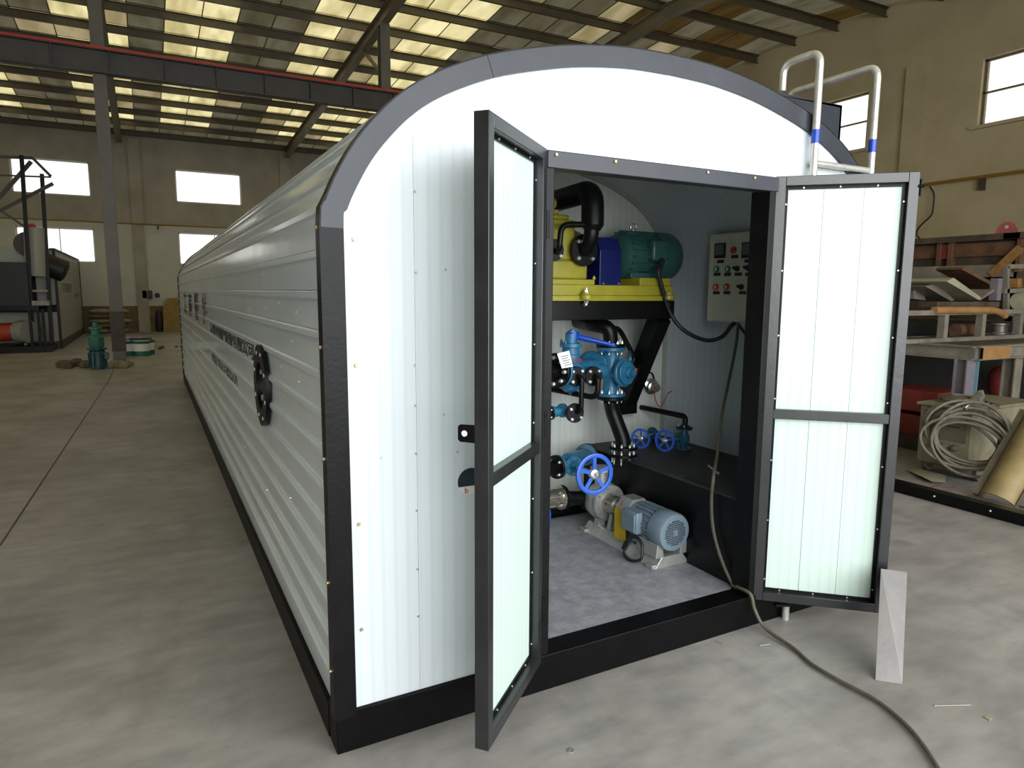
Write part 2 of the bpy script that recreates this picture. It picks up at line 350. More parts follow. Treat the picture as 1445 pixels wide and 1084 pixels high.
def text_mesh(s, size, o, ux, uy, mat, parent, name='lettering', w=None, depth=.0008, bold=0.):
    cu = bpy.data.curves.new('txt', 'FONT'); cu.body = s; cu.size = size; cu.extrude = depth; cu.offset = bold
    ob = bpy.data.objects.new('txt', cu); col.objects.link(ob); dg = bpy.context.evaluated_depsgraph_get(); dg.update()
    me = bpy.data.meshes.new_from_object(ob.evaluated_get(dg)); bpy.data.objects.remove(ob)
    xs = [v.co.x for v in me.vertices]; ys = [v.co.y for v in me.vertices]
    if not xs: return None
    x0, x1, y0 = min(xs), max(xs), min(ys); k = (w / (x1 - x0)) if w else 1
    ux, uy = V(ux).normalized(), V(uy).normalized(); n = ux.cross(uy)
    for v in me.vertices: v.co = (ux * ((v.co.x - x0) * k) + uy * (v.co.y - y0) + n * v.co.z)
    me.name = name; me.materials.clear(); me.materials.append(M[mat])
    t = bpy.data.objects.new(name, me); col.objects.link(t); t.parent = parent; t.location = V(o) - (WL[parent.name] if parent else Vector()); WL[t.name] = V(o); return t

# ------------------------------------------------------------------ the hall
YF, XR, XL, YB = 28.1, 16.0, -14.0, -6.5
EAVE, RISE, RIDGE = 7.6, .07, 11.5
def roofz(y): return EAVE + RISE * (YF - y) if y > RIDGE else EAVE + RISE * (YF - RIDGE) - RISE * (RIDGE - y)
def struct(name, mb, mat, parent=None):
    o = mb.build(name, mat, parent, smooth=False)
    if parent is None: o['kind'] = 'structure'
    return o
fl = struct('floor', MB().box(XL - .3, XR + .3, YB - .3, YF + .3, -.2, 0), 'floor')
# sawn joints in the slab are shallow dark grooves: one across, one along
struct('floor_joint', MB().bar((-1.413,2.93,0.001), (-1.188,12.02,0.001), .012, .002).bar((-1.188,12.02,0.001), (-1.3, 27.9, .001), .012, .002), 'rust_dark', fl)
def wall_y(name, y0, y1, openings, x0, x1, ztop, mats):
    """wall in an x-z plane; openings (x0,x1,z0,z1); split in bands so that every opening stays a hole"""
    first = None
    for zb0, zb1, mt in mats:
        mb = MB(); cuts = sorted({zb0, zb1} | {z for o in openings for z in (o[2], o[3]) if zb0 < z < zb1})
        for a, b in zip(cuts, cuts[1:]):
            mid = (a + b) / 2; hs = sorted([o for o in openings if o[2] < mid < o[3]]); x = x0
            for h in hs:
                if h[0] > x: mb.box(x, h[0], y0, y1, a, b)
                x = h[1]
            mb.box(x, x1, y0, y1, a, b)
        o = struct(name if first is None else 'plaster_band', mb, mt, first)
        first = first or o
    return first
win_far = []
for k in range(-2, 3):
    xa = -4.54 + 5.26 * k
    win_far += [(xa, xa + 2.42, 5.05, 6.3), (xa, xa + 2.42, 2.63, 3.88)]
wf = wall_y('wall_far', YF, YF + .3, win_far, XL - .3, XR + .3, 8, [(1.0, 4.1, 'plaster_low'), (0, 1.0, 'plaster_brown'), (4.1, 7.75, 'plaster')])
n = 0
for (a, b, c, d) in win_far:
    n += 1
    fr = struct('window_%d' % n, MB().box(a, a + .05, YF + .1, YF + .16, c, d).box(b - .05, b, YF + .1, YF + .16, c, d).box(a, b, YF + .1, YF + .16, d - .05, d).box(a, b, YF + .1, YF + .16, c, c + .05), 'white')
    struct('pane', MB().box(a + .05, b - .05, YF + .125, YF + .135, c + .05, d - .05), 'glass', fr)
    if n % 2 == 0: struct('mullion', MB().box((a + b) / 2 + .1, (a + b) / 2 + .13, YF + .11, YF + .15, c, d), 'white', fr)
for x in (-0.65, 4.85):
    struct('pilaster', MB().box(x - .2, x + .2, YF - .12, YF, 0, 7.3), 'plaster', wf)
# right wall, an x = const plane; build turned
def wall_x(name, x0, x1, openings, y0, y1, mt, tops):
    mb = MB(); ys = sorted({y0, y1, RIDGE} | {v for o in openings for v in (o[0], o[1])})
    for a, b in zip(ys, ys[1:]):
        mid = (a + b) / 2; hs = sorted([o for o in openings if o[0] < mid < o[1]], key=lambda o: o[2]); z = 0
        for h in hs: mb.box(x0, x1, a, b, z, h[2]); z = h[3]
        mb.hexa([(x0, a, z), (x1, a, z), (x1, b, z), (x0, b, z), (x0, a, tops(a)), (x1, a, tops(a)), (x1, b, tops(b)), (x0, b, tops(b))])
    return struct(name, mb, mt)
RW = [(4.3, 6.8, 5.32, 6.74), (9.5, 12.0, 5.32, 6.74), (14.7, 17.2, 5.32, 6.74), (19.9, 22.4, 5.32, 6.74), (-.9, 1.6, 5.32, 6.74)]
wr = wall_x('wall_right', XR, XR + .3, RW, YB - .3, YF + .3, 'plaster_right', lambda y: roofz(y) + .05)
for (a, b, c, d) in RW:
    n += 1
    fr = struct('window_%d' % n, MB().box(XR + .1, XR + .16, a, a + .06, c, d).box(XR + .1, XR + .16, b - .06, b, c, d).box(XR + .1, XR + .16, a, b, d - .05, d).box(XR + .1, XR + .16, a, b, c, c + .05).box(XR + .1, XR + .15, a, b, (c + d) / 2 - .02, (c + d) / 2 + .02), 'rafter')
    struct('pane', MB().box(XR + .125, XR + .135, a + .06, b - .06, c + .05, d - .05), 'glass', fr)
    struct('ledge', MB().box(XR - .1, XR, a - .12, b + .12, c - .07, c), 'plaster_right', fr)
struct('pilaster', MB().box(XR - .14, XR, 8.0, 8.46, 0, 7.0), 'plaster_right', wr)
struct('wall_left', MB().box(XL - .3, XL, YB, 5.4, 0, 8.6).box(XL - .3, XL, 10.6, YF, 0, 8.6).box(XL - .3, XL, 5.4, 10.6, 4.4, 8.6), 'plaster')
struct('wall_back', MB().box(XL - .3, -3.6, YB - .3, YB, 0, 7.4).box(8.0, XR + .3, YB - .3, YB, 0, 7.4).box(-3.6, 8.0, YB - .3, YB, 5.5, 7.4), 'plaster')

# roof: purlins, rafters and single sheets
ce = struct('ceiling', MB().box(XL - .3, XR + .3, YF - .05, YF + .5, 7.62, 7.66), 'purlin')
PW = .82; X0 = .28 - 18 * PW
def strip_kind(i, x, y):
    xc = x + PW / 2
    rnd = random.random()
    if x > 10.5: return 'sky_mid' if .28 < rnd < .45 and x < 13.5 else ('sky_dull' if rnd < .7 else 'sky_dark')
    per = (xc - .28) % 6.14
    if y > 27: return 'sky_dull'
    if per < 1.64: return 'sky_bright' if rnd < .93 and y > 15.5 else ('sky_mid' if rnd < .6 else 'sky_bright')
    if 3.3 < per < 4.1 or 4.1 < per < 4.7: return 'sky_bright' if y > 15.5 and rnd < .62 else 'sky_mid'
    if 4.7 <= per < 5.5: return 'sky_bright' if rnd < .45 else 'sky_mid'
    return 'sky_mid' if rnd < .22 else 'sky_dull'
PY = 1.35; rows = []
y = YF - .05
while y > YB: rows.append(y); y -= PY
sheets = []; far_sheets = {k: MB() for k in ('sky_bright', 'sky_mid', 'sky_dull', 'sky_dark')}
cache = {}
for ri, yy in enumerate(rows):
    y0 = yy - PY - .06
    for i in range(40):
        x = X0 + i * PW
        if x > XR or x < XL - PW: continue
        k = strip_kind(i, x, yy)
        seen = 8.0 < yy and (-4.9 - (0 if yy > 24 else 0)) < x < 13.2 and not (yy < 15 and x < 4)
        if seen and len(sheets) < 296: sheets.append((x, yy, y0, k))
        else: far_sheets[k].hexa([(x, y0, roofz(y0) + .01), (x + PW + .004, y0, roofz(y0) + .01), (x + PW + .004, yy, roofz(yy) + .0), (x, yy, roofz(yy)), (x, y0, roofz(y0) + .02), (x + PW + .004, y0, roofz(y0) + .02), (x + PW + .004, yy, roofz(yy) + .01), (x, yy, roofz(yy) + .01)])
for (x, yy, y0, k) in sheets:
    MB().hexa([(x - .004, y0, roofz(y0) + .012), (x + PW + .004, y0, roofz(y0) + .012), (x + PW + .004, yy, roofz(yy)), (x - .004, yy, roofz(yy)), (x - .004, y0, roofz(y0) + .022), (x + PW + .004, y0, roofz(y0) + .022), (x + PW + .004, yy, roofz(yy) + .01), (x - .004, yy, roofz(yy) + .01)]).build('roof_sheet', k, ce, smooth=False)
for k, mb in far_sheets.items():
    if mb.v: mb.build('roof_sheets_beyond', k, ce, smooth=False, kind='stuff')
struct('sheet_lap', MB().box(XL, XR, YF - .02, YF, 7.5, 7.62), 'purlin', ce)
for yy in rows[:]:
    z = roofz(yy) - .02
    MB().box(XL, XR, yy - .035, yy + .035, z - .2, z - .19).box(XL, XR, yy + .028, yy + .035, z - .2, z).box(XL, XR, yy - .035, yy + .035, z - .01, z).build('purlin', 'purlin', ce, smooth=False)
for i in range(11, 36):
    x = X0 + i * PW
    MB().hexa([(x - .012, YF, roofz(YF) - .012), (x + .012, YF, roofz(YF) - .012), (x + .012, YF, roofz(YF)), (x - .012, YF, roofz(YF)), (x - .012, RIDGE, roofz(RIDGE) - .012), (x + .012, RIDGE, roofz(RIDGE) - .012), (x + .012, RIDGE, roofz(RIDGE)), (x - .012, RIDGE, roofz(RIDGE))]).build('lap_strip', 'purlin', ce, smooth=False)
def hbeam(mb, p, q, w_, h, t=.012, up=(0, 0, 1)):
    p, q = V(p), V(q); x, y, a = frame(q - p, up)
    mb.bar(p + y * (h / 2 - t / 2), q + y * (h / 2 - t / 2), w_, t, up); mb.bar(p - y * (h / 2 - t / 2), q - y * (h / 2 - t / 2), w_, t, up); mb.bar(p, q, t, h - 2 * t, up); return mb
CX = (-13.3, -7.2, -1.1, 4.95, 11.1)
for x in CX:
    m = MB(); ys = [YF - .02, RIDGE, YB]
    for a, b in zip(ys, ys[1:]): hbeam(m, (x, a, roofz(a) - .35), (x, b, roofz(b) - .35), .2, .32)
    m.build('rafter', 'rafter', ce, smooth=False)
# knee plates where purlins meet the rafters
YC = 14.74
for x in CX[1:]:
    c_ = struct('column', hbeam(MB(), (x, YC, 0), (x, YC, roofz(YC) - .5), .24, .26, .016, up=(0, 1, 0)), 'column')
    struct('base_plate', MB().box(x - .25, x + .25, YC - .25, YC + .25, 0, .03), 'rust', c_)
    if x == -1.1: struct('rusty_foot', MB().bar((x, YC, .3), (x, YC, 1.15), .262, .285, up=(0, 1, 0)), 'rust_dark', c_)
    struct('knee_brace', MB().bar((x, YC + .1, 6.9), (x, YC + 1.7, roofz(YC + 1.7) - .5), .07, .07), 'rafter', c_)
cb = root('crane_girder', (-7.2, YC - .3, 6.0), 'long brown grey crane girder crossing the hall below the roof', 'girder')
hbeam(MB(), (XL, YC - .14, 6.20), (11.1, YC - .14, 6.20), .26, .46, .02).build('beam', 'girder', cb, smooth=False)
for i in range(24):
    x = -12.9 + i * 1.0; MB().box(x, x + .015, YC - .26, YC - .02, 5.99, 6.41).build('stiffener', 'girder', cb, smooth=False)
MB().bar((XL, YC - .2, 6.47), (11.1, YC - .2, 6.47), .03, .035).build('conductor_rail', 'rail_red', cb)
MB().bar((XL, YC - .2, 6.44), (11.1, YC - .2, 6.44), .02, .02).build('cable_rail', 'rail_red', cb)
# gas pipes along the walls
gp = root('gas_pipe', (0, YF - .2, 4.12), 'thin mustard gas pipe running along the far wall between windows', 'pipe')
MB().tube([(XL, YF - .2, 4.12), (XR - .3, YF - .2, 4.12)], .03, 8).build('pipe', 'gas', gp)
for x in (-6.8, -1.7, -.0, 3.6): MB().box(x, x + .05, YF - .22, YF, 3.95, 4.1).build('bracket', 'girder', gp)
gp = root('gas_pipe', (XR - .15, 3, 3.9), 'mustard gas pipe on brackets along the ochre side wall', 'pipe')
MB().tube([(XR - .15, -6, 4.18), (XR - .15, 27, 4.18)], .035, 8).build('pipe', 'gas', gp)
for y in (-3, .95, 6.5, 12): MB().box(XR - .17, XR, y, y + .07, 3.9, 4.16).build('bracket', 'girder', gp)
MB().tube(spline([(15.83,7.639,4.121), (15.83,7.523,3.914), (15.83,7.52,3.51), (15.83,7.539,2.778), (15.85, 3.1, 1.5)]), .018, 6).build('hanging_cable', 'rubber', gp)

# ------------------------------------------------------------------ the white cabin
AP = [(0, 1.80), (.02, 1.885), (.055, 1.962), (.105, 2.048), (.165, 2.125), (.245, 2.207), (.344, 2.28), (.47, 2.345), (.605, 2.398), (.78, 2.446), (.954, 2.482), (1.17, 2.508), (1.385, 2.515)]
CW = 2.77; LEN = 11.2
half = [(0.0, z) for z in (.13, .6, 1.2)] + AP
def resample():
    pts = [Vector((a, b, 0)) for a, b in half]; s = [p for p in spline(pts, 8)]
    s = [Vector((max(p.x, 0), p.y, 0)) for p in s]
    return s + [Vector((CW - p.x, p.y, 0)) for p in reversed(s[:-1])]
CUR = resample(); ACC = [0.]
for a, b in zip(CUR, CUR[1:]): ACC.append(ACC[-1] + (b - a).length)
TOT = ACC[-1]
def cpt(s, off=0.):
    s = max(0, min(TOT, s)); import bisect
    i = min(max(bisect.bisect_right(ACC, s) - 1, 0), len(CUR) - 2)
    t = (s - ACC[i]) / max(1e-9, ACC[i + 1] - ACC[i]); p = CUR[i].lerp(CUR[i + 1], t)
    e = .05; 
    def q(u):
        u = max(0, min(TOT, u)); j = min(max(bisect.bisect_right(ACC, u) - 1, 0), len(CUR) - 2); return CUR[j].lerp(CUR[j + 1], (u - ACC[j]) / max(1e-9, ACC[j + 1] - ACC[j]))
    d = (q(s + e) - q(s - e)).normalized(); nrm = Vector((-d.y, d.x, 0))
    return (p.x + nrm.x * off, p.y + nrm.y * off)
def topz(x, off=0.):
    """height of the arch (offset inward) above x"""
    best = None; prev = cpt(0, off)
    k = 400
    for i in range(1, k + 1):
        c = cpt(TOT * i / k, off)
        if (prev[0] - x) * (c[0] - x) <= 0 and abs(c[0] - prev[0]) > 1e-6:
            z = prev[1] + (c[1] - prev[1]) * (x - prev[0]) / (c[0] - prev[0]); best = z if best is None else max(best, z)
        prev = c
    return best or 1.8
cabin = root('cabin', (1.385, 5.5, 0), 'long white arched steel cabin with black edging and open double doors', 'cabin')
cabin['category'] = 'cabin'
# base frame
MB().box(-.012, CW + .012, -.012, .10, 0, .152).build('base_beam', 'black_base', cabin, bevel=.004)
MB().box(-.015, .09, .10, LEN, 0, .135).build('base_beam', 'black_base', cabin, bevel=.004)
MB().box(CW - .09, CW + .015, .10, LEN, 0, .135).build('base_beam', 'black_base', cabin)
MB().box(0, CW, LEN - .02, LEN + .01, 0, 1.8).build('end_wall', 'siding', cabin)
# siding boards with a raised rib each
S0 = .005; PB = .1332; off0 = (1.605 - .13) % PB; s = -(PB - off0)
while s < TOT:
    a, b = max(0, s), min(TOT, s + PB); s += PB
    if b - a < .02: continue
    rw = .032; m = 4
    prof = [(a, 0.)] + [(a + (b - rw - a) * k / m, 0.) for k in range(1, m)]
    if b - rw > a: prof += [(b - rw, 0.), (b - rw + .006, .014), (b - .006, .014), (b - .001, .0)]
    outer = [cpt(t, o_) for t, o_ in prof]; inner = [cpt(t, -.012) for t, _ in reversed(prof)]
    poly = outer + inner
    mb = MB().prism(poly, (0, .028, 0), (1, 0, 0), (0, 0, 1), (0, 1, 0), LEN - .03)
    mb.build('siding_board', 'siding', cabin)
def band(sa, sb, o0, o1, y0, y1, name, mat, nseg=60, parent=None):
    mb = MB(); pr = None; vs = []
    for i in range(nseg + 1):
        t = sa + (sb - sa) * i / nseg; p = cpt(t, o0); q = cpt(t, o1)
        vs += [(p[0], y0, p[1]), (q[0], y0, q[1]), (q[0], y1, q[1]), (p[0], y1, p[1])]
    fs = []
    for i in range(nseg):
        for k in range(4): fs.append((i * 4 + k, i * 4 + (k + 1) % 4, i * 4 + 4 + (k + 1) % 4, i * 4 + 4 + k))
    fs += [(0, 1, 2, 3), tuple(nseg * 4 + k for k in (3, 2, 1, 0))]
    mb.add(vs, fs); return mb.build(name, mat, parent or cabin)
SV = 1.80 - .13
band(.0, SV, .013, -.058, -.016, .004, 'corner_trim', 'black', 4)
band(TOT - SV, TOT, .013, -.058, -.016, .004, 'corner_trim', 'black', 4)
band(SV, SV + .86, .013, -.058, -.016, .004, 'arch_trim', 'slate', 40)
band(SV + .862, TOT - SV - .862, .013, -.058, -.016, .004, 'arch_trim', 'slate', 60)
band(TOT - SV - .86, TOT - SV, .013, -.058, -.016, .004, 'arch_trim', 'slate', 40)
band(.0, TOT, .018, .013, -.016, .042, 'edge_flashing', 'black', 140)
band(.0, TOT, .02, .0, LEN - .04, LEN + .01, 'edge_flashing', 'black', 140)
# front sheets
def sheet(x0, x1, z0, z1=None, name='front_sheet', y=0.0, t=.045, mat='front', off=-.03):
    if z1 is None:
        k = 12; pts = [(x0, z0), (x1, z0)] + [(x1 + (x0 - x1) * i / k, topz(x1 + (x0 - x1) * i / k, off)) for i in range(k + 1)]
    else: pts = [(x0, z0), (x1, z0), (x1, z1), (x0, z1)]
    return MB().prism(pts, (0, y, 0), (1, 0, 0), (0, 0, 1), (0, 1, 0), t).build(name, mat, cabin, smooth=False)
g = .0005
OX0, OX1, OZ = .815, 2.0, 2.115
for a, b in ((.035, .298), (.298, .558), (.558, OX0)): sheet(a + g, b - g, .15)
xs = [OX0, 1.08, 1.34, 1.60, 1.86, OX1]
for a, b in zip(xs, xs[1:]): sheet(a + g, b - g, OZ - .02)
for a, b in ((OX1, 2.25), (2.25, 2.5), (2.5, 2.735)): sheet(a + g, b - g, .15)
# door frame in the opening
df = MB().box(OX0 - .005, OX1 + .012, -.014, .05, 2.052, OZ).build('door_header', 'slate', cabin, bevel=.003)
MB().box(OX0 - .012, OX0 + .028, -.008, .10, .15, 2.06).build('door_jamb', 'black', cabin, bevel=.003)
MB().box(OX1 - .034, OX1 + .006, -.008, .10, .15, 2.06).build('door_jamb', 'black', cabin, bevel=.003)
def screw(p, parent=None, ax=(0, -1, 0), mat='brass', r=.0065): return bolt(parent or cabin, p, ax, r, .006, mat, 'screw', 8)
for x in (.844, 1.11, 1.583, 1.856): screw((x, -.014, 2.10), df)
for x, z in ((.093, 1.766), (.09, 1.358), (.086, .816), (.086, .437)): screw((x, 0, z))
for z in (1.932, 1.665, 1.351, 1.21, 1.04, .834, .617, .438): screw((.303 if z > 1.5 else .294, 0, z), r=.0045, mat='zinc')
for x, z in ((.41, 1.678), (.17, 1.04), (.40, 1.17), (.452, 1.03)): screw((x, 0, z), r=.004, mat='zinc')
for z in (.3, .62, 1.05, 1.42, 1.80): screw((-.019, .02, z), ax=(-1, 0, 0))
for y_, z_ in ((.5, 1.52), (.62, 1.40), (.9, 1.55), (.9, 1.27), (1.3, 1.52), (1.9, 1.5), (.5, 1.25), (1.3, 1.68), (.8, 1.82), (.8, .7), (1.5, .55), (2.4, .6)): screw((0, y_, z_), ax=(-1, 0, 0), mat='zinc', r=.004)
# round badge on the front sheets
bd = MB().disc((.50, -.003, .915), (0, -1, 0), .05, .006, 32).build('round_badge', 'white', cabin)
MB().prism([(.05 * math.cos(t), .05 * math.sin(t)) for t in [R(-20 + i * 220 / 20) for i in range(21)]], (.50, -.0065, .915), (1, 0, 0), (0, 0, 1), (0, -1, 0), .0012).build('badge_upper_field', 'slate', bd)
text_mesh('b', .03, (.478, -.0085, .873), (1, 0, 0), (0, 0, 1), 'red', bd, 'badge_mark')
# black pipe port on the side
fp = MB().annulus((-.02, 1.375, 1.13), (-1, 0, 0), .205, .12, .022, 40).build('pipe_port', 'black', cabin)
MB().annulus((.03, 1.375, 1.13), (-1, 0, 0), .125, .112, .09, 32).build('port_sleeve', 'black_in', fp)
MB().disc((.075, 1.375, 1.13), (-1, 0, 0), .125, .01, 28).build('port_backing', 'rust_dark', fp)
for k in range(8):
    t = k * math.pi / 4 + .39; MB().cyl((-.0305, 1.375 + .172 * math.cos(t), 1.13 + .172 * math.sin(t)), (-.033, 1.375 + .172 * math.cos(t), 1.13 + .172 * math.sin(t)), .010, n=12).build('bolt_hole', 'siding', fp)
# lettering on the side (reads from the far end towards the front)
text_mesh('江', .33, (-.0135, 9.35, 1.26), (0, -1, 0), (0, 0, 1), 'ink', cabin, w=.55, bold=.008)
text_mesh('南', .33, (-.0135, 8.05, 1.26), (0, -1, 0), (0, 0, 1), 'ink', cabin, w=.55, bold=.008)
text_mesh('锅', .33, (-.0135, 6.75, 1.26), (0, -1, 0), (0, 0, 1), 'ink', cabin, w=.5, bold=.008)
text_mesh('炉', .33, (-.0135, 5.45, 1.26), (0, -1, 0), (0, 0, 1), 'ink', cabin, w=.5, bold=.008)
text_mesh('江南市锅炉设备有限公司', .13, (-.003, 4.72, 1.215), (0, -1, 0), (0, 0, 1), 'ink', cabin, w=2.95, bold=.0015)
text_mesh('电话: 0513-8557A', .13, (-.003, 4.68, .95), (0, -1, 0), (0, 0, 1), 'ink_faded', cabin, w=2.05, bold=.001)
# square-cornered dark hood plate behind the arch, over the right haunch
MB().prism([(1.75, 2.46), (2.35, 2.40), (2.60, 2.20), (2.77, 1.9), (2.79, 1.9), (2.79, 2.588), (1.75, 2.56)], (0, .28, 0), (1, 0, 0), (0, 0, 1), (0, 1, 0), .02).build('roof_hood', 'slate', cabin, smooth=False)
MB().box(1.75, 2.79, .28, .9, 2.575, 2.588).box(2.775, 2.79, .28, .9, 1.9, 2.588).build('roof_hood_cover', 'slate', cabin, smooth=False)
# inside: floor plate, lining, partition
YP = 1.46
MB().box(.1, 2.0, .03, YP, .12, .15).build('floor_plate', 'steel_floor', cabin, smooth=False)
band(.02, TOT - .02, -.085, -.10, .05, YP, 'inner_lining', 'lining_side', 120)
parts = [.1 + .285 * i for i in range(10)]
for a, b in zip(parts, parts[1:]): sheet(a + g, min(b, 2.66) - g, .15, None, 'partition_sheet', YP, .03, 'lining', -.10)
band(SV * .2, TOT - SV * .2, -.10, -.128, YP - .012, YP, 'arch_bead', 'cream', 120)
MB().box(.1, 2.0, YP - .03, YP, .15, .205).build('skirting_angle', 'black_in', cabin)
MB().box(.1, 1.99, YP - .05, YP - .02, .15, .158).build('floor_flat', 'black_in', cabin)
# doors
def door(H, D, n_, name_side, flip):
    """H hinge corner, D free corner of the inner face; n_ inner normal"""
    H = V(H); D = V(D); d = (D - H); L = d.length; d.normalize(); n_ = V(n_).normalized(); up = Vector((0, 0, 1))
    z0, z1 = .13, 2.115
    if flip: z1 = 2.12
    dr = bpy.data.objects.new('cabin_door', None); col.objects.link(dr); dr.parent = cabin; dr.location = H - WL[cabin.name]; WL[dr.name] = H.copy()
    def P(a, z, b=0): return H + d * a - n_ * b + up * z
    def rect(a0, a1, zz0, zz1, b0, b1, nm, mt, bev=.002):
        m = MB().hexa([P(a0, zz0, b0), P(a1, zz0, b0), P(a1, zz0, b1), P(a0, zz0, b1), P(a0, zz1, b0), P(a1, zz1, b0), P(a1, zz1, b1), P(a0, zz1, b1)])
        return m.build(nm, mt, dr, bevel=bev)
    st = .042; T = .048
    rect(0, st, z0, z1, 0, T, 'stile', 'door_black'); rect(L - st, L, z0, z1, 0, T, 'stile', 'door_black')
    rect(st, L - st, z1 - st, z1, 0, T, 'rail', 'door_black'); rect(st, L - st, z0, z0 + st, 0, T, 'rail', 'door_black')
    zm = 1.02 if not flip else 1.045
    rect(st, L - st, zm - .022, zm + .022, .004, T - .01, 'rail', 'door_black')
    # inner angle lip around the sheets
    lip = .014
    for (a0, a1, c0, c1) in ((st, st + lip, z0 + st, z1 - st), (L - st - lip, L - st, z0 + st, z1 - st), (st + lip, L - st - lip, z1 - st - lip, z1 - st), (st + lip, L - st - lip, z0 + st, z0 + st + lip)):
        rect(a0, a1, c0, c1, .028, .034, 'angle_lip', 'black', 0)
    for (c0, c1) in ((z0 + st, zm - .02), (zm + .02, z1 - st)):
        m = MB(); k = 3; aw = (L - 2 * st) / k
        for i in range(k):
            a0 = st + aw * i; a1 = a0 + aw
            MB().hexa([P(a0 + .0008, c0, .035), P(a1 - .0008, c0, .035), P(a1 - .0008, c0, .044), P(a0 + .0008, c0, .044), P(a0 + .0008, c1, .035), P(a1 - .0008, c1, .035), P(a1 - .0008, c1, .044), P(a0 + .0008, c1, .044)]).build('door_sheet', 'mint', dr, smooth=False)
    for i in range(7):
        z = z0 + .1 + i * .295
        for a in (st + lip / 2, L - st - lip / 2): bolt(dr, P(a, z, .028), n_, .004, .004, 'zinc', 'screw', 8)
    for a in (.12, .27, .42):
        for z in (z0 + st + lip / 2, z1 - st - lip / 2): bolt(dr, P(a, z, .028), n_, .004, .004, 'zinc', 'screw', 8)
    for z in (.35, 1.1, 1.85): MB().cyl(P(-.008, z - .05, .0), P(-.008, z + .05, .0), .008, n=10).build('hinge', 'black', dr)
    return dr, P, L
dl, Pl, Ll = door((.805, -.018, 0), (.383, -.398, 0), (.67, -.745, 0), 'l', False)
# hasp tab on the free edge of the left leaf
hp = MB(); c = Pl(Ll, 1.175, .044); dvec = (Pl(1, 0, 0) - Pl(0, 0, 0)).normalized()
m = MB(); o_ = Pl(Ll - .002, 1.172, .046)
pts = [(0, -.028), (.048, -.027), (.055, -.02), (.055, .02), (.048, .027), (0, .028)]
m.prism(pts, o_, (-.67, .745, 0), (0, 0, 1), dvec, .005).build('hasp_tab', 'black', dl)
MB().cyl(o_ + Vector((-.67, .745, 0)) * .033 + dvec * .0045, o_ + Vector((-.67, .745, 0)) * .033 + dvec * .0062, .0095, n=16).build('hasp_hole', 'white', dl)
dr_, Pr, Lr = door((2.005, -.004, 0), (2.43, -.392, 0), (-.68, -.735, 0), 'r', True)
MB().tube([Pr(Lr + .008, 2.02, .01), Pr(Lr + .008, 2.09, .01)], .007, 8).tube([Pr(Lr - .005, 2.06, .0), Pr(Lr + .02, 2.06, .0)], .006, 8).build('latch_bolt', 'black', dr_)
MB().bar(Pr(.1, .112, .01), Pr(.17, .112, .03), .03, .012).build('door_stop', 'black', dr_)

# ------------------------------------------------------------------ ladder hooked over the cabin front
LY = -.038
lx0, lx1 = 2.20, 2.605
ld = root('ladder', (lx0, LY, 0), 'silver tube roof ladder hooked over the cabin behind the open door', 'ladder')
rear = (2.2,0.163,2.679)[1]
rear2 = (2.605,0.473,2.677)[1]
for x in (lx0, lx1):
    zt = 2.67
    MB().tube(bend([(x, LY, 0.0 if x == lx0 else 0.0), (x, LY, zt), (x, rear if x == lx0 else rear2, zt + .0), (x, rear if x == lx0 else rear2, 2.55 if x == lx0 else 2.3)], .055, 6), .017, 12).build('rail', 'galv', ld)
    MB().tube([(x, LY, 2.275), (x, LY, 2.335)], .0182, 12).build('tape_band', M['lever'], ld)
for z in (.35, .66, .97, 1.28, 1.59, 1.87, 2.19): MB().tube([(lx0, LY, z), (lx1, LY, z)], .014, 10).build('rung', 'galv', ld)

# ------------------------------------------------------------------ equipment inside the cabin
# black box tank along the right wall
tk = root('tank', (2.3, .7, .15), 'low black steel oil tank along the cabin right wall', 'tank')
MB().box(2.0, 2.665, .105, YP - .002, .15, .595).build('tank_body', 'black_in', tk, bevel=.004)
MB().box(1.992, 2.665, .10, YP - .002, .595, .602).build('tank_top', 'tank_top', tk)
MB().box(2.02, 2.06, .31, .52, .602, .606).build('tank_slot', 'rubber', tk)
tag(MB().bar((2.25, .50, .606), (2.33, .66, .606), .008, .008).build('white_rod', 'white', loc=(2.29, .58, .602)), 'thin white rod lying on top of the black tank', 'rod')
# upper bracket frame
br = root('pump_bracket', (1.7, 1.2, 1.5), 'black steel bracket frame carrying the yellow pump skid', 'bracket')
def channel(p, q, w_, h, t=.008, up=(0, 0, 1)):
    p, q = V(p), V(q); x, y, a = frame(q - p, up); m = MB()
    return m.bar(p, q, t, h, up) if False else m.bar(p - x * (w_ / 2 - t / 2), q - x * (w_ / 2 - t / 2), t, h, up).bar(p + y * (h / 2 - t / 2), q + y * (h / 2 - t / 2), w_, t, up).bar(p - y * (h / 2 - t / 2), q - y * (h / 2 - t / 2), w_, t, up)
MB().box(1.0, 2.315, .985, 1.03, 1.448, 1.555).build('front_beam', 'black_in', br, bevel=.003)
MB().box(1.0, 2.315, 1.41, YP - .003, 1.448, 1.555).build('rear_beam', 'black_in', br)
MB().box(2.255, 2.315, 1.03, 1.41, 1.448, 1.555).build('end_beam', 'black_in', br)
MB().box(1.0, 1.06, 1.03, 1.41, 1.448, 1.555).build('end_beam', 'black_in', br)
for xa, xb in ((2.245, 2.31),):
    MB().bar((xa, 1.03, 1.46), (xb, 1.44, .84), .11, .09, up=(1, 0, 0)).build('brace', 'black_in', br, bevel=.002)
    MB().box(xb - .12, xb + .045, 1.36, YP - .002, .80, .875).build('brace_foot', 'black_in', br, bevel=.002)
MB().bar((1.10, 1.03, 1.46), (1.16, 1.44, .84), .09, .09, up=(1, 0, 0)).build('brace', 'black_in', br)
for x in (1.66, 2.255): bolt(br, (x, .985, 1.535), (0, -1, 0), .011, .012)
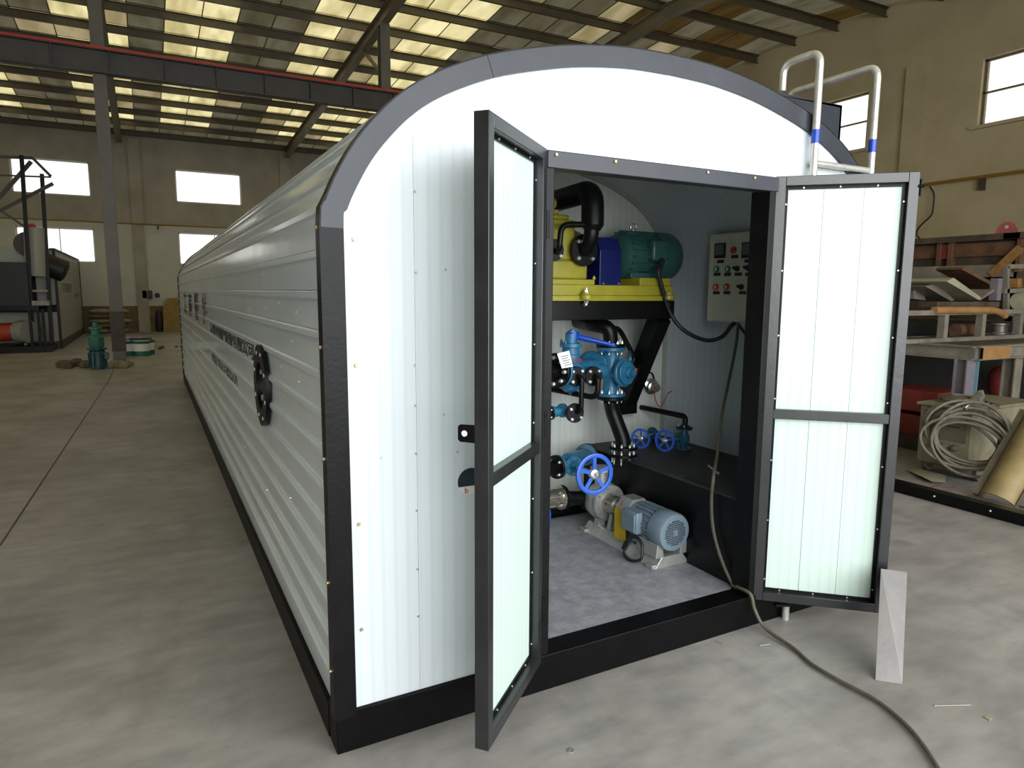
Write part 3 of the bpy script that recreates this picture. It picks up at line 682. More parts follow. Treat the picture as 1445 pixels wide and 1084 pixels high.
# pump skid: pump, coupling guard, motor
sk = root('pump_set', (1.8, 1.15, 1.555), 'yellow pump with navy guard and teal motor on yellow skid', 'pump')
MB().box(1.0, 2.30, .97, 1.38, 1.555, 1.585).box(1.0, 2.30, .99, 1.36, 1.585, 1.645).box(2.05, 2.28, .99, 1.36, 1.645, 1.69).box(1.0, 1.73, .99, 1.36, 1.645, 1.675).build('skid', 'yellow', sk, bevel=.004)
for x in (1.65, 2.24): MB().lathe([(.035, 0), (.035, .02), (.024, .03), (.024, .04)], (x, .955, 1.565), (0, 0, 1), 12).build('skid_lug', 'yellow', sk)
bolt(sk, (1.65, .955, 1.605), (0, 0, 1), .014, .014); bolt(sk, (1.65, .955, 1.555), (0, 0, -1), .014, .014)
# pump body
pb = MB().box(1.22, 1.70, 1.02, 1.32, 1.675, 1.78).box(1.20, 1.62, 1.03, 1.31, 1.78, 2.0).box(1.26, 1.60, 1.06, 1.28, 2.0, 2.03).build('pump_casing', 'yellow', sk, bevel=.012)
MB().lathe([(.05, 0), (.13, .02), (.14, .05), (.14, .30), (.12, .36), (.07, .39), (.04, .41)], (1.36, 1.17, 1.83), (1, 0, 0), 28).build('pump_end_cover', 'yellow_dark', sk)
MB().lathe([(.0, 0), (.045, .0), (.05, .01), (.05, .17), (.035, .18), (.035, .26), (.03, .27), (0, .27)], (1.25, 1.10, 2.09), (1, 0, 0), 18).build('relief_cap', 'yellow_dark', sk)
MB().box(1.28, 1.53, 1.06, 1.16, 2.03, 2.055).box(1.32, 1.42, 1.07, 1.14, 2.055, 2.09).build('relief_seat', 'yellow_dark', sk, bevel=.004)
bolt(sk, (1.723,0.99,1.677), (0, 0, 1), .01, .012, 'yellow'); bolt(sk, (1.433,0.99,1.688), (0, 0, 1), .01, .012, 'yellow')
MB().cyl((1.74, 1.17, 1.81), (1.82, 1.17, 1.81), .08, .06, 18).build('coupling', 'black_in', sk)
gd = MB().prism([(-.12, 0), (.12, 0), (.12, .2), (.08, .275), (-.08, .275), (-.12, .2)], (1.805, 1.17, 1.645), (0, 1, 0), (0, 0, 1), (1, 0, 0), .15).build('coupling_guard', 'navy', sk, smooth=False, bevel=.003)
bolt(gd, (1.83, 1.05, 1.655), (0, -1, 0), .006, .006); bolt(gd, (1.94, 1.05, 1.655), (0, -1, 0), .006, .006)
# teal motor
ty, tz = 1.17, 1.825
MB().lathe([(.03, -.02), (.115, 0), (.135, .02), (.135, .27), (.12, .29)], (2.0, ty, tz), (1, 0, 0), 30).build('motor_body', 'teal', sk)
for k in range(22):
    t = 2 * math.pi * k / 22 + .07
    if math.sin(t) < -.75: continue
    MB().bar((2.03, ty + .14 * math.cos(t), tz + .14 * math.sin(t)), (2.24, ty + .14 * math.cos(t), tz + .14 * math.sin(t)), .006, .022, up=(0, math.cos(t), math.sin(t))).build('cooling_fin', 'teal', sk)
MB().lathe([(.145, 0), (.15, .01), (.15, .11), (.135, .145), (.08, .16), (.0, .162)], (2.27, ty, tz), (1, 0, 0), 30).build('fan_cowl', 'teal', sk)
MB().box(2.03, 2.26, 1.05, 1.29, 1.69, 1.72).box(2.04, 2.10, 1.07, 1.27, 1.72, 1.76).box(2.19, 2.25, 1.07, 1.27, 1.72, 1.76).build('motor_feet', 'teal', sk, bevel=.004)
MB().box(2.14, 2.26, .985, 1.06, 1.79, 1.91).build('terminal_box', 'teal', sk, bevel=.014)
MB().ring((2.13, ty, tz + .175), (0, 1, 0), .022, .006, 20).build('lifting_eye', 'zinc', sk)
MB().cyl((2.13, ty, tz + .13), (2.13, ty, tz + .155), .01, n=10).build('eye_bolt', 'zinc', sk)
# overhead lagged pipe and its flange
op = root('overhead_pipe', (1.62, 1.0, 1.83), 'thick black lagged pipe rising from the yellow pump flange', 'pipe')
vy = .92
pe = [(1.069,0.92,2.13), (1.555,0.92,2.211), (1.651,0.92,2.211), (1.657,0.92,1.965)]
MB().tube(bend([(1.655, 1.458, 2.13), (1.655, .92, 2.15), (1.657,0.92,1.965)], .15, 10), .062, 18).build('lagged_pipe', 'black_in', op)
MB().tube(bend([(1.656,0.92,1.98), (1.649,0.92,1.897), (1.655, .985, 1.835)], .06, 8), [.058] + [.042] * 9, 16).build('pipe_elbow', 'black_in', op)
MB().lathe([(.062, 0), (.042, .03)], (1.657,0.92,1.965), (0, 0, -1), 18).build('reducer', 'black_in', op)
flange(op, (1.655, .995, 1.835), (0, -1, 0), .088, .022, 4, br=.012)
sp_ = root('branch_pipe', (1.5, .95, 1.9), 'thin bent black branch pipe joined to the lagged pipe', 'pipe')
MB().tube(bend([(1.62,0.92,1.967), (1.457,0.92,1.959), (1.446,0.92,1.829), (1.476,0.99,1.819)], .05, 7), .016, 12).build('branch', 'black_in', sp_)
flange(sp_, (1.458,0.99,1.829), (0, -1, 0), .058, .02, 4, br=.010)
MB().disc((1.487,1.03,1.832), (0, -1, 0), .06, .015, 24).build('mating_flange', 'motor_grey', sp_)

# --- valves
def gate_valve(name, label, c, pipe, stem, sz, wr, dist, mat='valve', fl='black_in', endA=True, endB=True, group=None, wheel='wheel', spokes=5, base=None):
    """globe/gate valve: body on a pipe axis with two end flanges, bonnet, yoke and handwheel"""
    c = V(c); p = V(pipe).normalized(); s_ = V(stem).normalized(); rt = root(name, base or c, label, 'valve', group)
    MB().lathe([(sz * .34, -sz), (sz * .34, -sz * .7), (sz * .5, -sz * .35), (sz * .58, 0), (sz * .5, sz * .35), (sz * .34, sz * .7), (sz * .34, sz)], c, p, 22).build('valve_body', mat, rt)
    for sg, on in ((-1, endA), (1, endB)):
        if on:
            MB().disc(c + p * sg * sz * .98, p, sz * .78, sz * .16, 26).build('valve_flange', mat, rt)
            flange(rt, c + p * sg * sz * 1.15, p * sg, sz * .78, sz * .18, 4, fl, br=sz * .11)
    MB().cyl(c, c + s_ * sz * .75, sz * .42, sz * .36, 20).build('bonnet_neck', mat, rt)
    bf = MB().disc(c + s_ * sz * .8, s_, sz * .64, sz * .2, 24).build('bonnet_flange', mat, rt)
    x, y_, a = frame(s_)
    for k in range(6):
        t = k * math.pi / 3; bolt(bf, c + s_ * sz * .9 + (x * math.cos(t) + y_ * math.sin(t)) * sz * .5, s_, sz * .07, sz * .08, mat)
    MB().lathe([(sz * .4, 0), (sz * .28, sz * .25), (sz * .16, sz * .35), (sz * .16, sz * .5)], c + s_ * sz * .88, s_, 18).build('bonnet', mat, rt)
    for q in (-1, 1): MB().bar(c + s_ * sz * 1.1 + x * q * sz * .26, c + s_ * (dist - .03) + x * q * sz * .16, sz * .09, sz * .13, up=x).build('yoke_arm', mat, rt)
    MB().cyl(c + s_ * sz * .9, c + s_ * (dist + .01), .0085, n=10).build('stem', 'zinc', rt)
    MB().cyl(c + s_ * (dist - .045), c + s_ * (dist - .02), sz * .2, n=14).build('yoke_nut', mat, rt)
    handwheel(rt, c + s_ * dist, s_, wr, wheel, spokes)
    return rt
# main globe valve, lower left
hw = V((1.566,0.72,0.634)); vc = V((1.588,1.02,0.618))
gate_valve('globe_valve', 'largest blue globe valve with wide five-spoke handwheel above the floor pump', vc, (-.96, -.28, 0), hw - vc, .088, .108, (hw - vc).length, endA=False)
ln = root('valve_outlet', (1.75, 1.3, .7), 'short blue outlet pipe from the largest valve to the partition', 'pipe')
MB().cyl(vc + Vector((.02, .02, .01)), (1.882,1.27,0.581), .05, .045, 18).build('neck', 'valve', ln)
flange(ln, (1.882,1.27,0.586), (.35, .9, .0), .07, .018, 4, 'valve_dark'); MB().disc((1.915,1.295,0.581), (.35, .9, 0), .07, .016, 24).build('mating_flange', 'black_in', ln)
MB().cyl((1.915,1.295,0.581), (2.046,1.46,0.531), .04, n=16).build('stub', 'black_in', ln)
# left end line
ln = root('supply_pipe', (1.35, 1.0, .7), 'black supply pipe entering beside the left door jamb', 'pipe')
MB().cyl(vc + Vector((-.1, -.03, 0)), vc + Vector((-.6, -.17, 0)), .04, n=16).build('pipe', 'black_in', ln)
# lower left second valve: only its wheel edge shows
gate_valve('globe_valve', 'small handwheel valve half hidden low behind the left door edge', (1.245,1.15,0.372), (0, 0, 1), (.25, -.97, 0), .06, .095, .27)
# stainless check valve and black suction pipe to the pump
cv = root('check_valve', (1.569,1.1,0.395), 'stainless flanged check valve on black suction pipe near floor', 'valve')
MB().lathe([(.05, -.12), (.05, -.05), (.055, 0), (.05, .05)], (1.534,1.1,0.408), (1, .1, 0), 20).build('valve_body', 'stainless', cv)
for px_, mt_, th_ in ((0, 'stainless', .016), (.022, 'black_in', .018)):
    c_ = V((1.588,1.1,0.396)) + Vector((px_, 0, 0)); f_ = MB().disc(c_, (1, .05, 0), .072, th_, 26).build('flange', mt_, cv)
for k in range(4):
    t = k * math.pi / 2 + .78; bolt(cv, V((1.588,1.1,0.396)) + Vector((-.01, .054 * math.cos(t), .054 * math.sin(t))), (-1, 0, 0), .012, .016, 'stainless')
sp2 = root('suction_pipe', (1.7, 1.1, .41), 'straight black suction pipe between check valve and floor pump', 'pipe')
MB().cyl(V((1.603,1.1,0.394)), (1.85,1.16,0.339), .04, n=18).build('pipe', 'black_in', sp2)
MB().disc((1.827,1.15,0.335), (1, .35, 0), .075, .02, 26).build('flange', 'black_in', sp2)
# --- floor pump (silver) with grey motor
fpz = .15; axx = 1.885; axz = .345
pu = root('floor_pump', (1.885, .8, .15), 'silver centrifugal pump with blue grey motor on the cabin floor', 'pump')
MB().prism([(0, 0), (.235, 0), (.215, .028), (.19, .06), (.045, .06), (.02, .028)], (1.78, .455, .15), (1, 0, 0), (0, 0, 1), (0, 1, 0), .68).build('bed_plate', 'cast', pu, bevel=.004, smooth=False)
for y_ in (.46, 1.09):
    for x_ in (1.765, 1.975): MB().box(x_, x_ + .055, y_, y_ + .06, .15, .172).build('foot_pad', 'cast', pu, bevel=.003)
for x_ in (1.79, 1.955): MB().prism([(0, 0), (.055, 0), (.045, .075), (.01, .075)], (x_, .462, .205), (1, 0, 0), (0, 0, 1), (0, 1, 0), .17).build('motor_pedestal', 'cast', pu, bevel=.003, smooth=False)
for y_ in (.49, .6): bolt(pu, (1.815, y_, .28), (0, 0, 1), .008, .01)
MB().lathe([(.06, 0), (.088, .015), (.09, .04), (.09, .19), (.085, .2)], (axx, .535, axz), (0, 1, 0), 30).build('motor_body', 'motor_grey', pu)
for k in range(24):
    t = 2 * math.pi * k / 24 + .05
    if math.sin(t) < -.8: continue
    MB().bar((axx + .094 * math.cos(t), .545, axz + .094 * math.sin(t)), (axx + .094 * math.cos(t), .70, axz + .094 * math.sin(t)), .005, .018, up=(math.cos(t), 0, math.sin(t))).build('cooling_fin', 'motor_grey', pu)
cw = MB().lathe([(.103, 0), (.105, -.005), (.105, -.09), (.098, -.104), (.06, -.108), (.0, -.109)], (axx, .535, axz), (0, 1, 0), 32).build('fan_cowl', 'motor_grey', pu)
k2 = 0
gm = MB()
for i in range(-6, 7):
    for j in range(-6, 7):
        r_ = math.hypot(i, j) * .0105
        if .018 < r_ < .068: gm.cyl((axx + i * .0105, .4263, axz + j * .0105), (axx + i * .0105, .424, axz + j * .0105), .0036, n=6)
go = gm.build('fan_grille', 'rubber', cw); go['kind'] = 'stuff'
MB().cyl((axx, .4265, axz), (axx, .421, axz), .014, n=14).build('cowl_boss', 'motor_grey', cw)
MB().box(1.755, 1.80, .59, .72, .30, .42).build('terminal_box', 'motor_grey', pu, bevel=.008)
MB().box(1.747, 1.757, .60, .71, .31, .41).build('terminal_lid', 'motor_grey', pu, bevel=.003)
MB().box(1.80, 1.97, .60, .70, .235, .265).build('motor_foot', 'motor_grey', pu)
# guard over the coupling
MB().prism([(-.085, -.02), (-.085, .045), (-.04, .10), (.04, .10), (.085, .045), (.085, -.02)], (axx, .735, axz), (1, 0, 0), (0, 0, 1), (0, 1, 0), .1).build('coupling_guard', 'cast', pu, smooth=False)
MB().box(axx - .092, axx - .086, .735, .835, axz - .14, axz + .035).build('guard_side', 'yellow_guard', pu)
MB().cyl((axx, .728, axz), (axx, .74, axz), .075, n=20).build('coupling_disc', 'orange_red', pu)
text_mesh('S', .05, (axx - .0885, .80, axz + .055), (0, -1, 0), (.6, 0, .8), 'red_print', pu, 'guard_mark')
# bearing housing and volute
MB().lathe([(.035, 0), (.035, .06), (.04, .07), (.045, .12), (.055, .14), (.06, .2), (.075, .24)], (axx, .79, axz), (0, 1, 0), 26).build('bearing_housing', 'stainless', pu)
for yy_ in (.9, .925, .95): MB().ring((axx, yy_, axz), (0, 1, 0), .052, .006, 26).build('housing_rib', 'stainless', pu)
vo = MB().lathe([(.06, 0), (.108, .005), (.112, .012), (.112, .028), (.10, .034), (.108, .04), (.118, .07), (.112, .11), (.07, .13)], (axx, 1.0, axz), (0, 1, 0), 34).build('volute', 'cast', pu)
for k in range(8):
    t = k * math.pi / 4 + .2; bolt(vo, (axx + .094 * math.cos(t), 1.0, axz + .094 * math.sin(t)), (0, -1, 0), .007, .008, 'cast')
MB().cyl((axx - .02, 1.07, axz + .07), (axx - .02, 1.07, axz + .19), .04, n=18).build('outlet_neck', 'cast', pu)
MB().disc((axx - .02, 1.07, axz + .2), (0, 0, 1), .07, .02, 24).build('outlet_flange', 'cast', pu)
MB().cyl((axx, 1.12, axz), (axx - .06, 1.17, axz), .055, .05, 20).build('inlet_neck', 'cast', pu)
MB().bar((axx - .05, .93, .21), (axx - .03, .93, .3), .03, .03).build('support_foot', 'cast', pu)
for q in (-1, 1): MB().bar((axx + .06 * q, 1.03, .205), (axx + .05 * q, 1.03, .25), .04, .05).build('support_foot', 'cast', pu)
MB().bar((axx - .075, .84, .21), (axx - .055, .87, .27), .006, .02).build('cable_clip', 'stainless', pu)
MB().tube(spline([(1.775, .655, .30), (1.765, .66, .24), (1.74, .67, .175), (1.73, .60, .162), (1.745, .53, .19), (1.762, .545, .26), (1.765, .60, .285), (1.75, .66, .25), (1.755, .70, .19)], 7), .0085, 8).build('motor_cable', 'rubber', pu)

# discharge pipe through valve cluster down to the tank
dp = root('discharge_pipe', (1.975,1,0.599), 'slanting black discharge pipe with bolted flanges on the tank', 'pipe')
MB().tube(bend([(1.958,1.12,0.947), (1.971,1.12,0.884), (2.012,1.06,0.715), (2.011,1.05,0.664)], .05, 5), .046, 18).build('pipe', 'black_in', dp)
tf = V((2.007,1.05,0.624))
for dz in (.045, .0): flange(dp, tf + Vector((0, 0, dz)), (0, 0, 1), .088, .02, 8, br=.0085)
for k in range(8):
    t = k * math.pi / 4 + .785; b_ = tf + Vector((.065 * math.cos(t), .065 * math.sin(t), -.01)); bolt(dp, b_, (0, 0, -1), .0095, .016)
    MB().cyl(b_ + Vector((0, 0, -.045)), b_ + Vector((0, 0, .08)), .004, n=6).build('stud', 'zinc', dp)
MB().cyl(tf + Vector((0, 0, -.01)), (tf.x, tf.y, .602), .04, n=16).build('stub', 'black_in', dp)
# three way valve in the middle of the cluster
TW = 1.12
tw = root('three_way_valve', (1.953,1.12,1.125), 'blue three-way strainer valve with round cover below the pump skid', 'valve')
ct = V((1.953,1.12,1.125)); top = V((1.948,1.12,1.268)); bot = V((1.957,1.12,0.99))
H1 = top.z - ct.z; H2 = ct.z - bot.z
MB().lathe([(.055, -H2), (.05, -H2 + .03), (.042, -.05), (.058, -.02), (.06, .02), (.045, .05), (.055, H1 - .02), (.058, H1)], ct, (0, 0, 1), 24).build('valve_body', 'valve', tw)
MB().disc(top, (0, 0, 1), .09, .02, 28).build('valve_flange', 'valve', tw); MB().disc(bot, (0, 0, 1), .088, .02, 28).build('valve_flange', 'valve', tw)
ft = flange(tw, top + Vector((0, 0, .022)), (0, 0, 1), .09, .02, 8); fb = flange(tw, bot + Vector((0, 0, -.022)), (0, 0, -1), .088, .02, 8)
for k in range(8):
    t = k * math.pi / 4 + .785; c8, s8 = .066 * math.cos(t), .066 * math.sin(t)
    bolt(ft, top + Vector((c8, s8, -.01)), (0, 0, -1), .009, .014); bolt(fb, bot + Vector((c8, s8, .01)), (0, 0, 1), .008, .012)
sd = V((1.983,1,1.132)) - ct; sdn = sd.normalized()
MB().cyl(ct, ct + sd * .8, .05, .055, 22).build('side_neck', 'valve', tw)
MB().disc(ct + sd * .8, sdn, .085, .022, 28).build('cover_seat', 'valve', tw)
x_, y_, a_ = frame(sdn)
MB().prism([(.075 * math.cos(k * math.pi / 4 + .39), .075 * math.sin(k * math.pi / 4 + .39)) for k in range(8)], ct + sd * .8 + sdn * .012, x_, y_, sdn, .02).build('cover_plate', 'valve', tw, bevel=.004)
MB().lathe([(.035, 0), (.03, .02), (.02, .025), (.02, .05), (0, .052)], ct + sd * .8 + sdn * .03, sdn, 18).build('cover_boss', 'valve', tw)
MB().bar(ct + sd * .8 + sdn * .055 + Vector((.02, 0, -.02)), ct + sd * .8 + sdn * .055 + Vector((.035, 0, .025)), .004, .02).build('red_tag', 'red_print', tw)
lf = ct + Vector((-.13, .02, .015))
MB().cyl(ct, lf, .045, n=20).build('left_neck', 'valve', tw)
flange(tw, V((1.862,1.2,1.165)), (.8, .5, 0), .085, .02, 6, 'valve_dark'); MB().disc(V((1.869,1.18,1.167)), (.8, .5, 0), .085, .016, 26).build('mating_flange', 'valve', tw)
MB().disc(V((2.191,1.25,1.177)), (.8, -.5, 0), .062, .02, 24).build('rear_flange', 'valve_dark', tw)
# ball valve with long blue lever
bv = root('ball_valve', (1.592,1.05,1.131), 'blue ball valve with long blue lever and white tag', 'valve')
bc = V((1.616,1.05,1.15))
MB().lathe([(.055, -.10), (.055, -.07), (.075, -.035), (.082, 0), (.07, .04), (.05, .07), (.04, .10)], bc, (.95, .3, 0), 24).build('valve_body', 'valve', bv)
MB().lathe([(.03, -.115), (.05, -.10), (.06, -.06), (.065, 0)], bc, (0, 0, 1), 18).build('body_foot', 'valve', bv); bolt(bv, bc + Vector((0, 0, -.112)), (0, 0, -1), .012, .016, 'valve_dark')
MB().lathe([(.055, 0), (.055, .07), (.05, .075), (.05, .11), (.065, .115), (.065, .135), (.035, .138), (.035, .19)], bc + Vector((0, 0, .03)), (0, 0, 1), 22).build('bonnet', 'valve', bv)
for k in range(4):
    t = k * math.pi / 2 + .5; bolt(bv, bc + Vector((.062 * math.cos(t), .062 * math.sin(t), .165)), (0, 0, 1), .009, .014, 'valve_dark')
lc = V((1.626,1.05,1.357)); le = V((1.823,0.93,1.307))
MB().cyl(lc - Vector((0, 0, .02)), lc + Vector((0, 0, .022)), .038, n=20).build('lever_hub', 'lever', bv); bolt(bv, lc + Vector((0, 0, .02)), (0, 0, 1), .026, .012, 'valve', head=6)
MB().tube([lc + Vector((.02, 0, 0)), lc.lerp(le, .15), le], [.019, .017, .011], 10).build('lever', 'lever', bv)
MB().sphere(le, .014, 12, 8).build('lever_tip', 'wheel', bv)
lfc = V((1.481,0.98,1.172))
MB().disc(lfc + Vector((.012, .006, 0)), (-.92, -.38, 0), .098, .018, 30).build('valve_flange', 'valve', bv)
flange(bv, lfc - Vector((.012, .004, 0)), (-.92, -.38, 0), .098, .022, 8, br=.013)
MB().cyl(lfc, bc, .05, .06, 20).build('inlet_neck', 'valve', bv)
MB().cyl(lfc - Vector((.02, .008, 0)), lfc - Vector((.5, .2, 0)), .045, n=16).build('inlet_pipe', 'black_in', bv)
to = V((1.417,0.88,1.277)); tu = (V((1.494,0.88,1.29)) - to); td = (V((1.455,0.88,1.191)) - to)
tgm = MB().prism([(0, 0), (1, 0), (.85, 1), (-.05, .95)], to, tu, td, (-.3, -.9, .1), .0015).build('paper_tag', 'paper', bv)
for k in range(5): MB().bar(to + tu * .2 + td * (.25 + k * .14) + Vector((0, -.0025, 0)), to + tu * (.8 - .1 * (k % 2)) + td * (.25 + k * .14) + Vector((0, -.0025, 0)), .001, .0035).build('tag_line', 'ink_faded', tgm)
text_mesh('DN50', .03, V((1.591,0.985,1.21)), (1, .1, 0), (0, 0, 1), 'red_print', bv, 'valve_mark', w=.06)
MB().cyl(bc + Vector((.05, .02, .02)), V((1.862,1.17,1.164)), .045, n=20).build('outlet_neck', 'valve', bv)
# two small black flanges with down pipes
f1 = root('drop_pipe', (1.602,0.97,1.135), 'thin black drop pipe from four-bolt flange to small flange', 'pipe')
flange(f1, (1.602,0.97,1.135), (-.1, -1, 0), .056, .02, 4, br=.0105); MB().disc((1.609,0.995,1.132), (-.1, -1, 0), .058, .014, 24).build('mating_flange', 'valve', f1)
MB().tube(bend([(1.605,0.96,1.136), (1.614,0.93,1.127), (1.613,0.93,0.95), (1.605,0.96,0.93)], .03, 5), .0145, 12).build('pipe', 'black_in', f1)
flange(f1, (1.597,0.97,0.925), (-.1, -1, 0), .056, .02, 4, br=.0105, phase=.9)
f2 = root('drop_pipe', (1.718,0.97,1.129), 'thin black pipe dropping from second flange and bending to wall', 'pipe')
flange(f2, (1.718,0.97,1.129), (-.1, -1, 0), .056, .02, 4, br=.0105); MB().disc((1.726,0.995,1.125), (-.1, -1, 0), .058, .014, 24).build('mating_flange', 'valve', f2)
MB().tube(bend([(1.721,0.96,1.13), (1.725,0.93,1.117), (1.723,0.93,1.007), (1.43, YP, 1.06), ], .06, 7), .0165, 12).build('pipe', 'black_in', f2)
# small valve at far left
gate_valve('globe_valve', 'small blue valve beside the drop pipe at left door jamb', (1.505,1.02,0.932), (.9, .3, 0), (-.9, -.35, .12), .052, .05, .14)
# black elbows from above
el = root('elbow_pipe', (1.936,1.3,1.388), 'fat black elbow pipe curving down into the three-way valve', 'pipe')
MB().tube(bend([(1.93, YP - .0, 1.42), (1.876,1.2,1.411), (1.934,1.12,1.396), top + Vector((0, 0, .03))], .12, 9), .045, 18).build('pipe', 'black_in', el)
el2 = root('bypass_pipe', (2.193,1.28,1.302), 'slim black bypass pipe looping beside the diagonal brace', 'pipe')
MB().tube(bend([(2.004,1.2,1.387), (2.106,1.25,1.378), (2.236,1.25,1.185), (2.199,1.25,1.131)], .05, 7), .016, 12).build('pipe', 'black_in', el2)
# gauge boss on the wall with capillary
ga = root('wall_sensor', (2.501,1.42,0.968), 'round grey sensor on partition with thin hanging wire', 'sensor')
MB().lathe([(.055, 0), (.055, .012), (.04, .02), (.042, .05), (.03, .055), (.028, .09), (0, .092)], (2.538,1.45,0.962), (-.2, -1, 0), 20).build('sensor_body', 'stainless', ga)
MB().ring((2.499,1.42,1.003), (.3, -1, 0), .06, .006, 24).build('sensor_rim', 'black_in', ga)
MB().tube(spline([(2.494,1.36,0.962), (2.459,1.3,0.89), (2.498,1.3,0.844), (2.533,1.3,0.875), (2.562,1.3,0.926), (2.598,1.3,0.943)], 6), .0035, 6).build('wire', 'orange_red', ga)
# two small valves on the tank
tz_ = .602
v1 = V((2.469,1.3,0.662))
gate_valve('globe_valve', 'small blue handwheel valve on tank, nearer the discharge pipe', v1, (.25, .97, 0), V((2.246,1.18,0.673)) - v1, .045, .062, (V((2.246,1.18,0.673)) - v1).length, 'valve_dark', endA=False)
st_ = root('valve_riser', (2.481,1.3,0.523), 'short black riser pipe under the tank valve', 'pipe')
MB().cyl(v1, (v1.x, v1.y, .602), .02, n=12).build('pipe', 'black_in', st_)
v2 = V((2.493,1.05,0.674))
gate_valve('globe_valve', 'small blue handwheel valve below the thin elbow pipe, right of tank', v2, (0, 0, 1), V((2.273,0.98,0.696)) - v2, .065, .066, (V((2.273,0.98,0.696)) - v2).length, 'valve_dark')
ep = root('tank_elbow_pipe', (2.518,1.05,0.76), 'thin black pipe from the partition bending down to tank valve', 'pipe')
MB().tube(bend([(2.467,1.455,0.818), (2.503,1.05,0.817), v2 + Vector((0, 0, .07))], .05, 7), .0185, 12).build('pipe', 'black_in', ep)
MB().cyl(v2 - Vector((0, 0, .075)), (v2.x, v2.y, .602), .02, n=12).build('stub', 'black_in', ep)

# ------------------------------------------------------------------ control cabinet
XC = 2.668
cc = root('control_cabinet', (2.6, .85, 1.42), 'beige control cabinet with dials and knobs on cabin right wall', 'cabinet')
XF = 2.53
cy0, cz0, cy1, cz1 = (2.53,0.939,1.433)[1], (2.53,0.939,1.433)[2], .50, (2.53,0.929,1.955)[2]
MB().box(XF + .004, XC, cy1, cy0, cz0, cz1).build('cabinet_body', 'cabinet', cc, bevel=.005)
cdoor = MB().box(XF, XF + .004, cy1 + .008, cy0 - .008, cz0 + .008, cz1 - .008).build('cabinet_door', 'cabinet', cc, bevel=.002)
def cab(px, py): return V((XF, 0, 0))
pts = {'dial': [((2.53,0.841,1.854)), ((2.53,0.628,1.847))]}
for c_ in pts['dial']:
    d_ = MB().box(XF - .012, XF, c_[1] - .042, c_[1] + .042, c_[2] - .044, c_[2] + .044).build('meter', 'rubber', cdoor, bevel=.003)
    MB().box(XF - .014, XF - .012, c_[1] - .034, c_[1] + .034, c_[2] - .026, c_[2] + .036).build('meter_glass', 'dial', cdoor)
def knob(c_, mt, half=False):
    c_ = V((XF, c_[1], c_[2]))
    MB().lathe([(.019, 0), (.019, .012), (.015, .016), (0, .017)], c_, (-1, 0, 0), 18).build('button', mt, cdoor)
    if half: MB().prism([(.012 * math.cos(R(-90 + i * 18)), .012 * math.sin(R(-90 + i * 18))) for i in range(11)], c_ + Vector((-.0172, 0, 0)), (0, -1, 0), (0, 0, 1), (-1, 0, 0), .002).build('button_mark', 'white', cdoor)
for c_ in ((2.53,0.735,1.852),): knob(c_, 'red')
for c_ in ((2.53,0.863,1.746), (2.53,0.772,1.743)): knob(c_, 'green', True)
for c_ in ((2.53,0.862,1.64), (2.53,0.776,1.64)): knob(c_, 'red', True)
for c_ in ((2.53,0.701,1.745), (2.53,0.621,1.747), (2.53,0.662,1.639)):
    b_ = MB().lathe([(.016, 0), (.016, .01), (.012, .014), (0, .014)], (XF, c_[1], c_[2]), (-1, 0, 0), 16).build('selector', 'rubber', cdoor)
    MB().bar((XF - .018, c_[1] + .02, c_[2] + .008), (XF - .018, c_[1] - .012, c_[2] - .008), .009, .014).build('selector_handle', 'rubber', cdoor)
for c_ in ((2.53,0.837,1.791), (2.53,0.727,1.815), (2.53,0.624,1.787), (2.53,0.861,1.716), (2.53,0.776,1.714), (2.53,0.693,1.713), (2.53,0.614,1.711), (2.53,0.86,1.606), (2.53,0.774,1.607), (2.53,0.654,1.607)):
    MB().box(XF - .003, XF, c_[1] - .026, c_[1] + .026, c_[2] - .010, c_[2] + .009).build('name_label', 'dark_label', cdoor)
# cables
mc = root('motor_cable', (2.226,1,1.743), 'thick black cable looping from teal motor to control cabinet', 'cable')
MB().tube(spline([(2.20, .98, 1.80), (2.151,0.95,1.732), (2.176,0.95,1.658), (2.249,0.95,1.491), (2.32,0.9,1.382), (2.445,0.85,1.323), (2.527,0.8,1.341), (2.521,0.72,1.412), (2.57, .72, 1.44)], 8), .0125, 10).build('cable', 'rubber', mc)
tr = MB().tube([(2.452,0.6,1.427), (2.49,0.58,1.371), (2.489,0.55,1.413)], .01, 8)
mc2 = root('cabinet_glands', (2.456,0.55,1.401), 'short loose cables and silver gland under the control cabinet', 'cable')
tr.build('cable', 'rubber', mc2); MB().cyl((2.56, .6, 1.43), (2.53, .58, 1.36), .016, n=12).build('gland', 'zinc', mc2)
hs = root('power_hose', (2.138,0.007,0), 'long dusty grey cable from cabinet over sill across concrete floor', 'cable')
pth = [(2.515,0.66,1.432), (2.418,0.58,1.301), (2.293,0.5,1.115), (2.181,0.43,0.938), (2.092,0.36,0.768), (1.975,0.262,0.684), (1.972,0.265,0.543), (1.972,0.241,0.4), (1.972,0.179,0.272), (1.972,0.097,0.173), (1.96, .05, .18), (1.965, -.022, .172), (1.975, -.045, .10), (1.99, -.10, .03), (1.984,-0.267,0.012), (1.944,-0.392,0.012), (1.937,-0.535,0.012), (1.941,-0.703,0.012), (1.884,-0.865,0.012), (1.786,-1.007,0.012), (1.679,-1.12,0.012)]
MB().tube(spline(pth, 8), .0085, 9).build('cable', 'hose', hs)

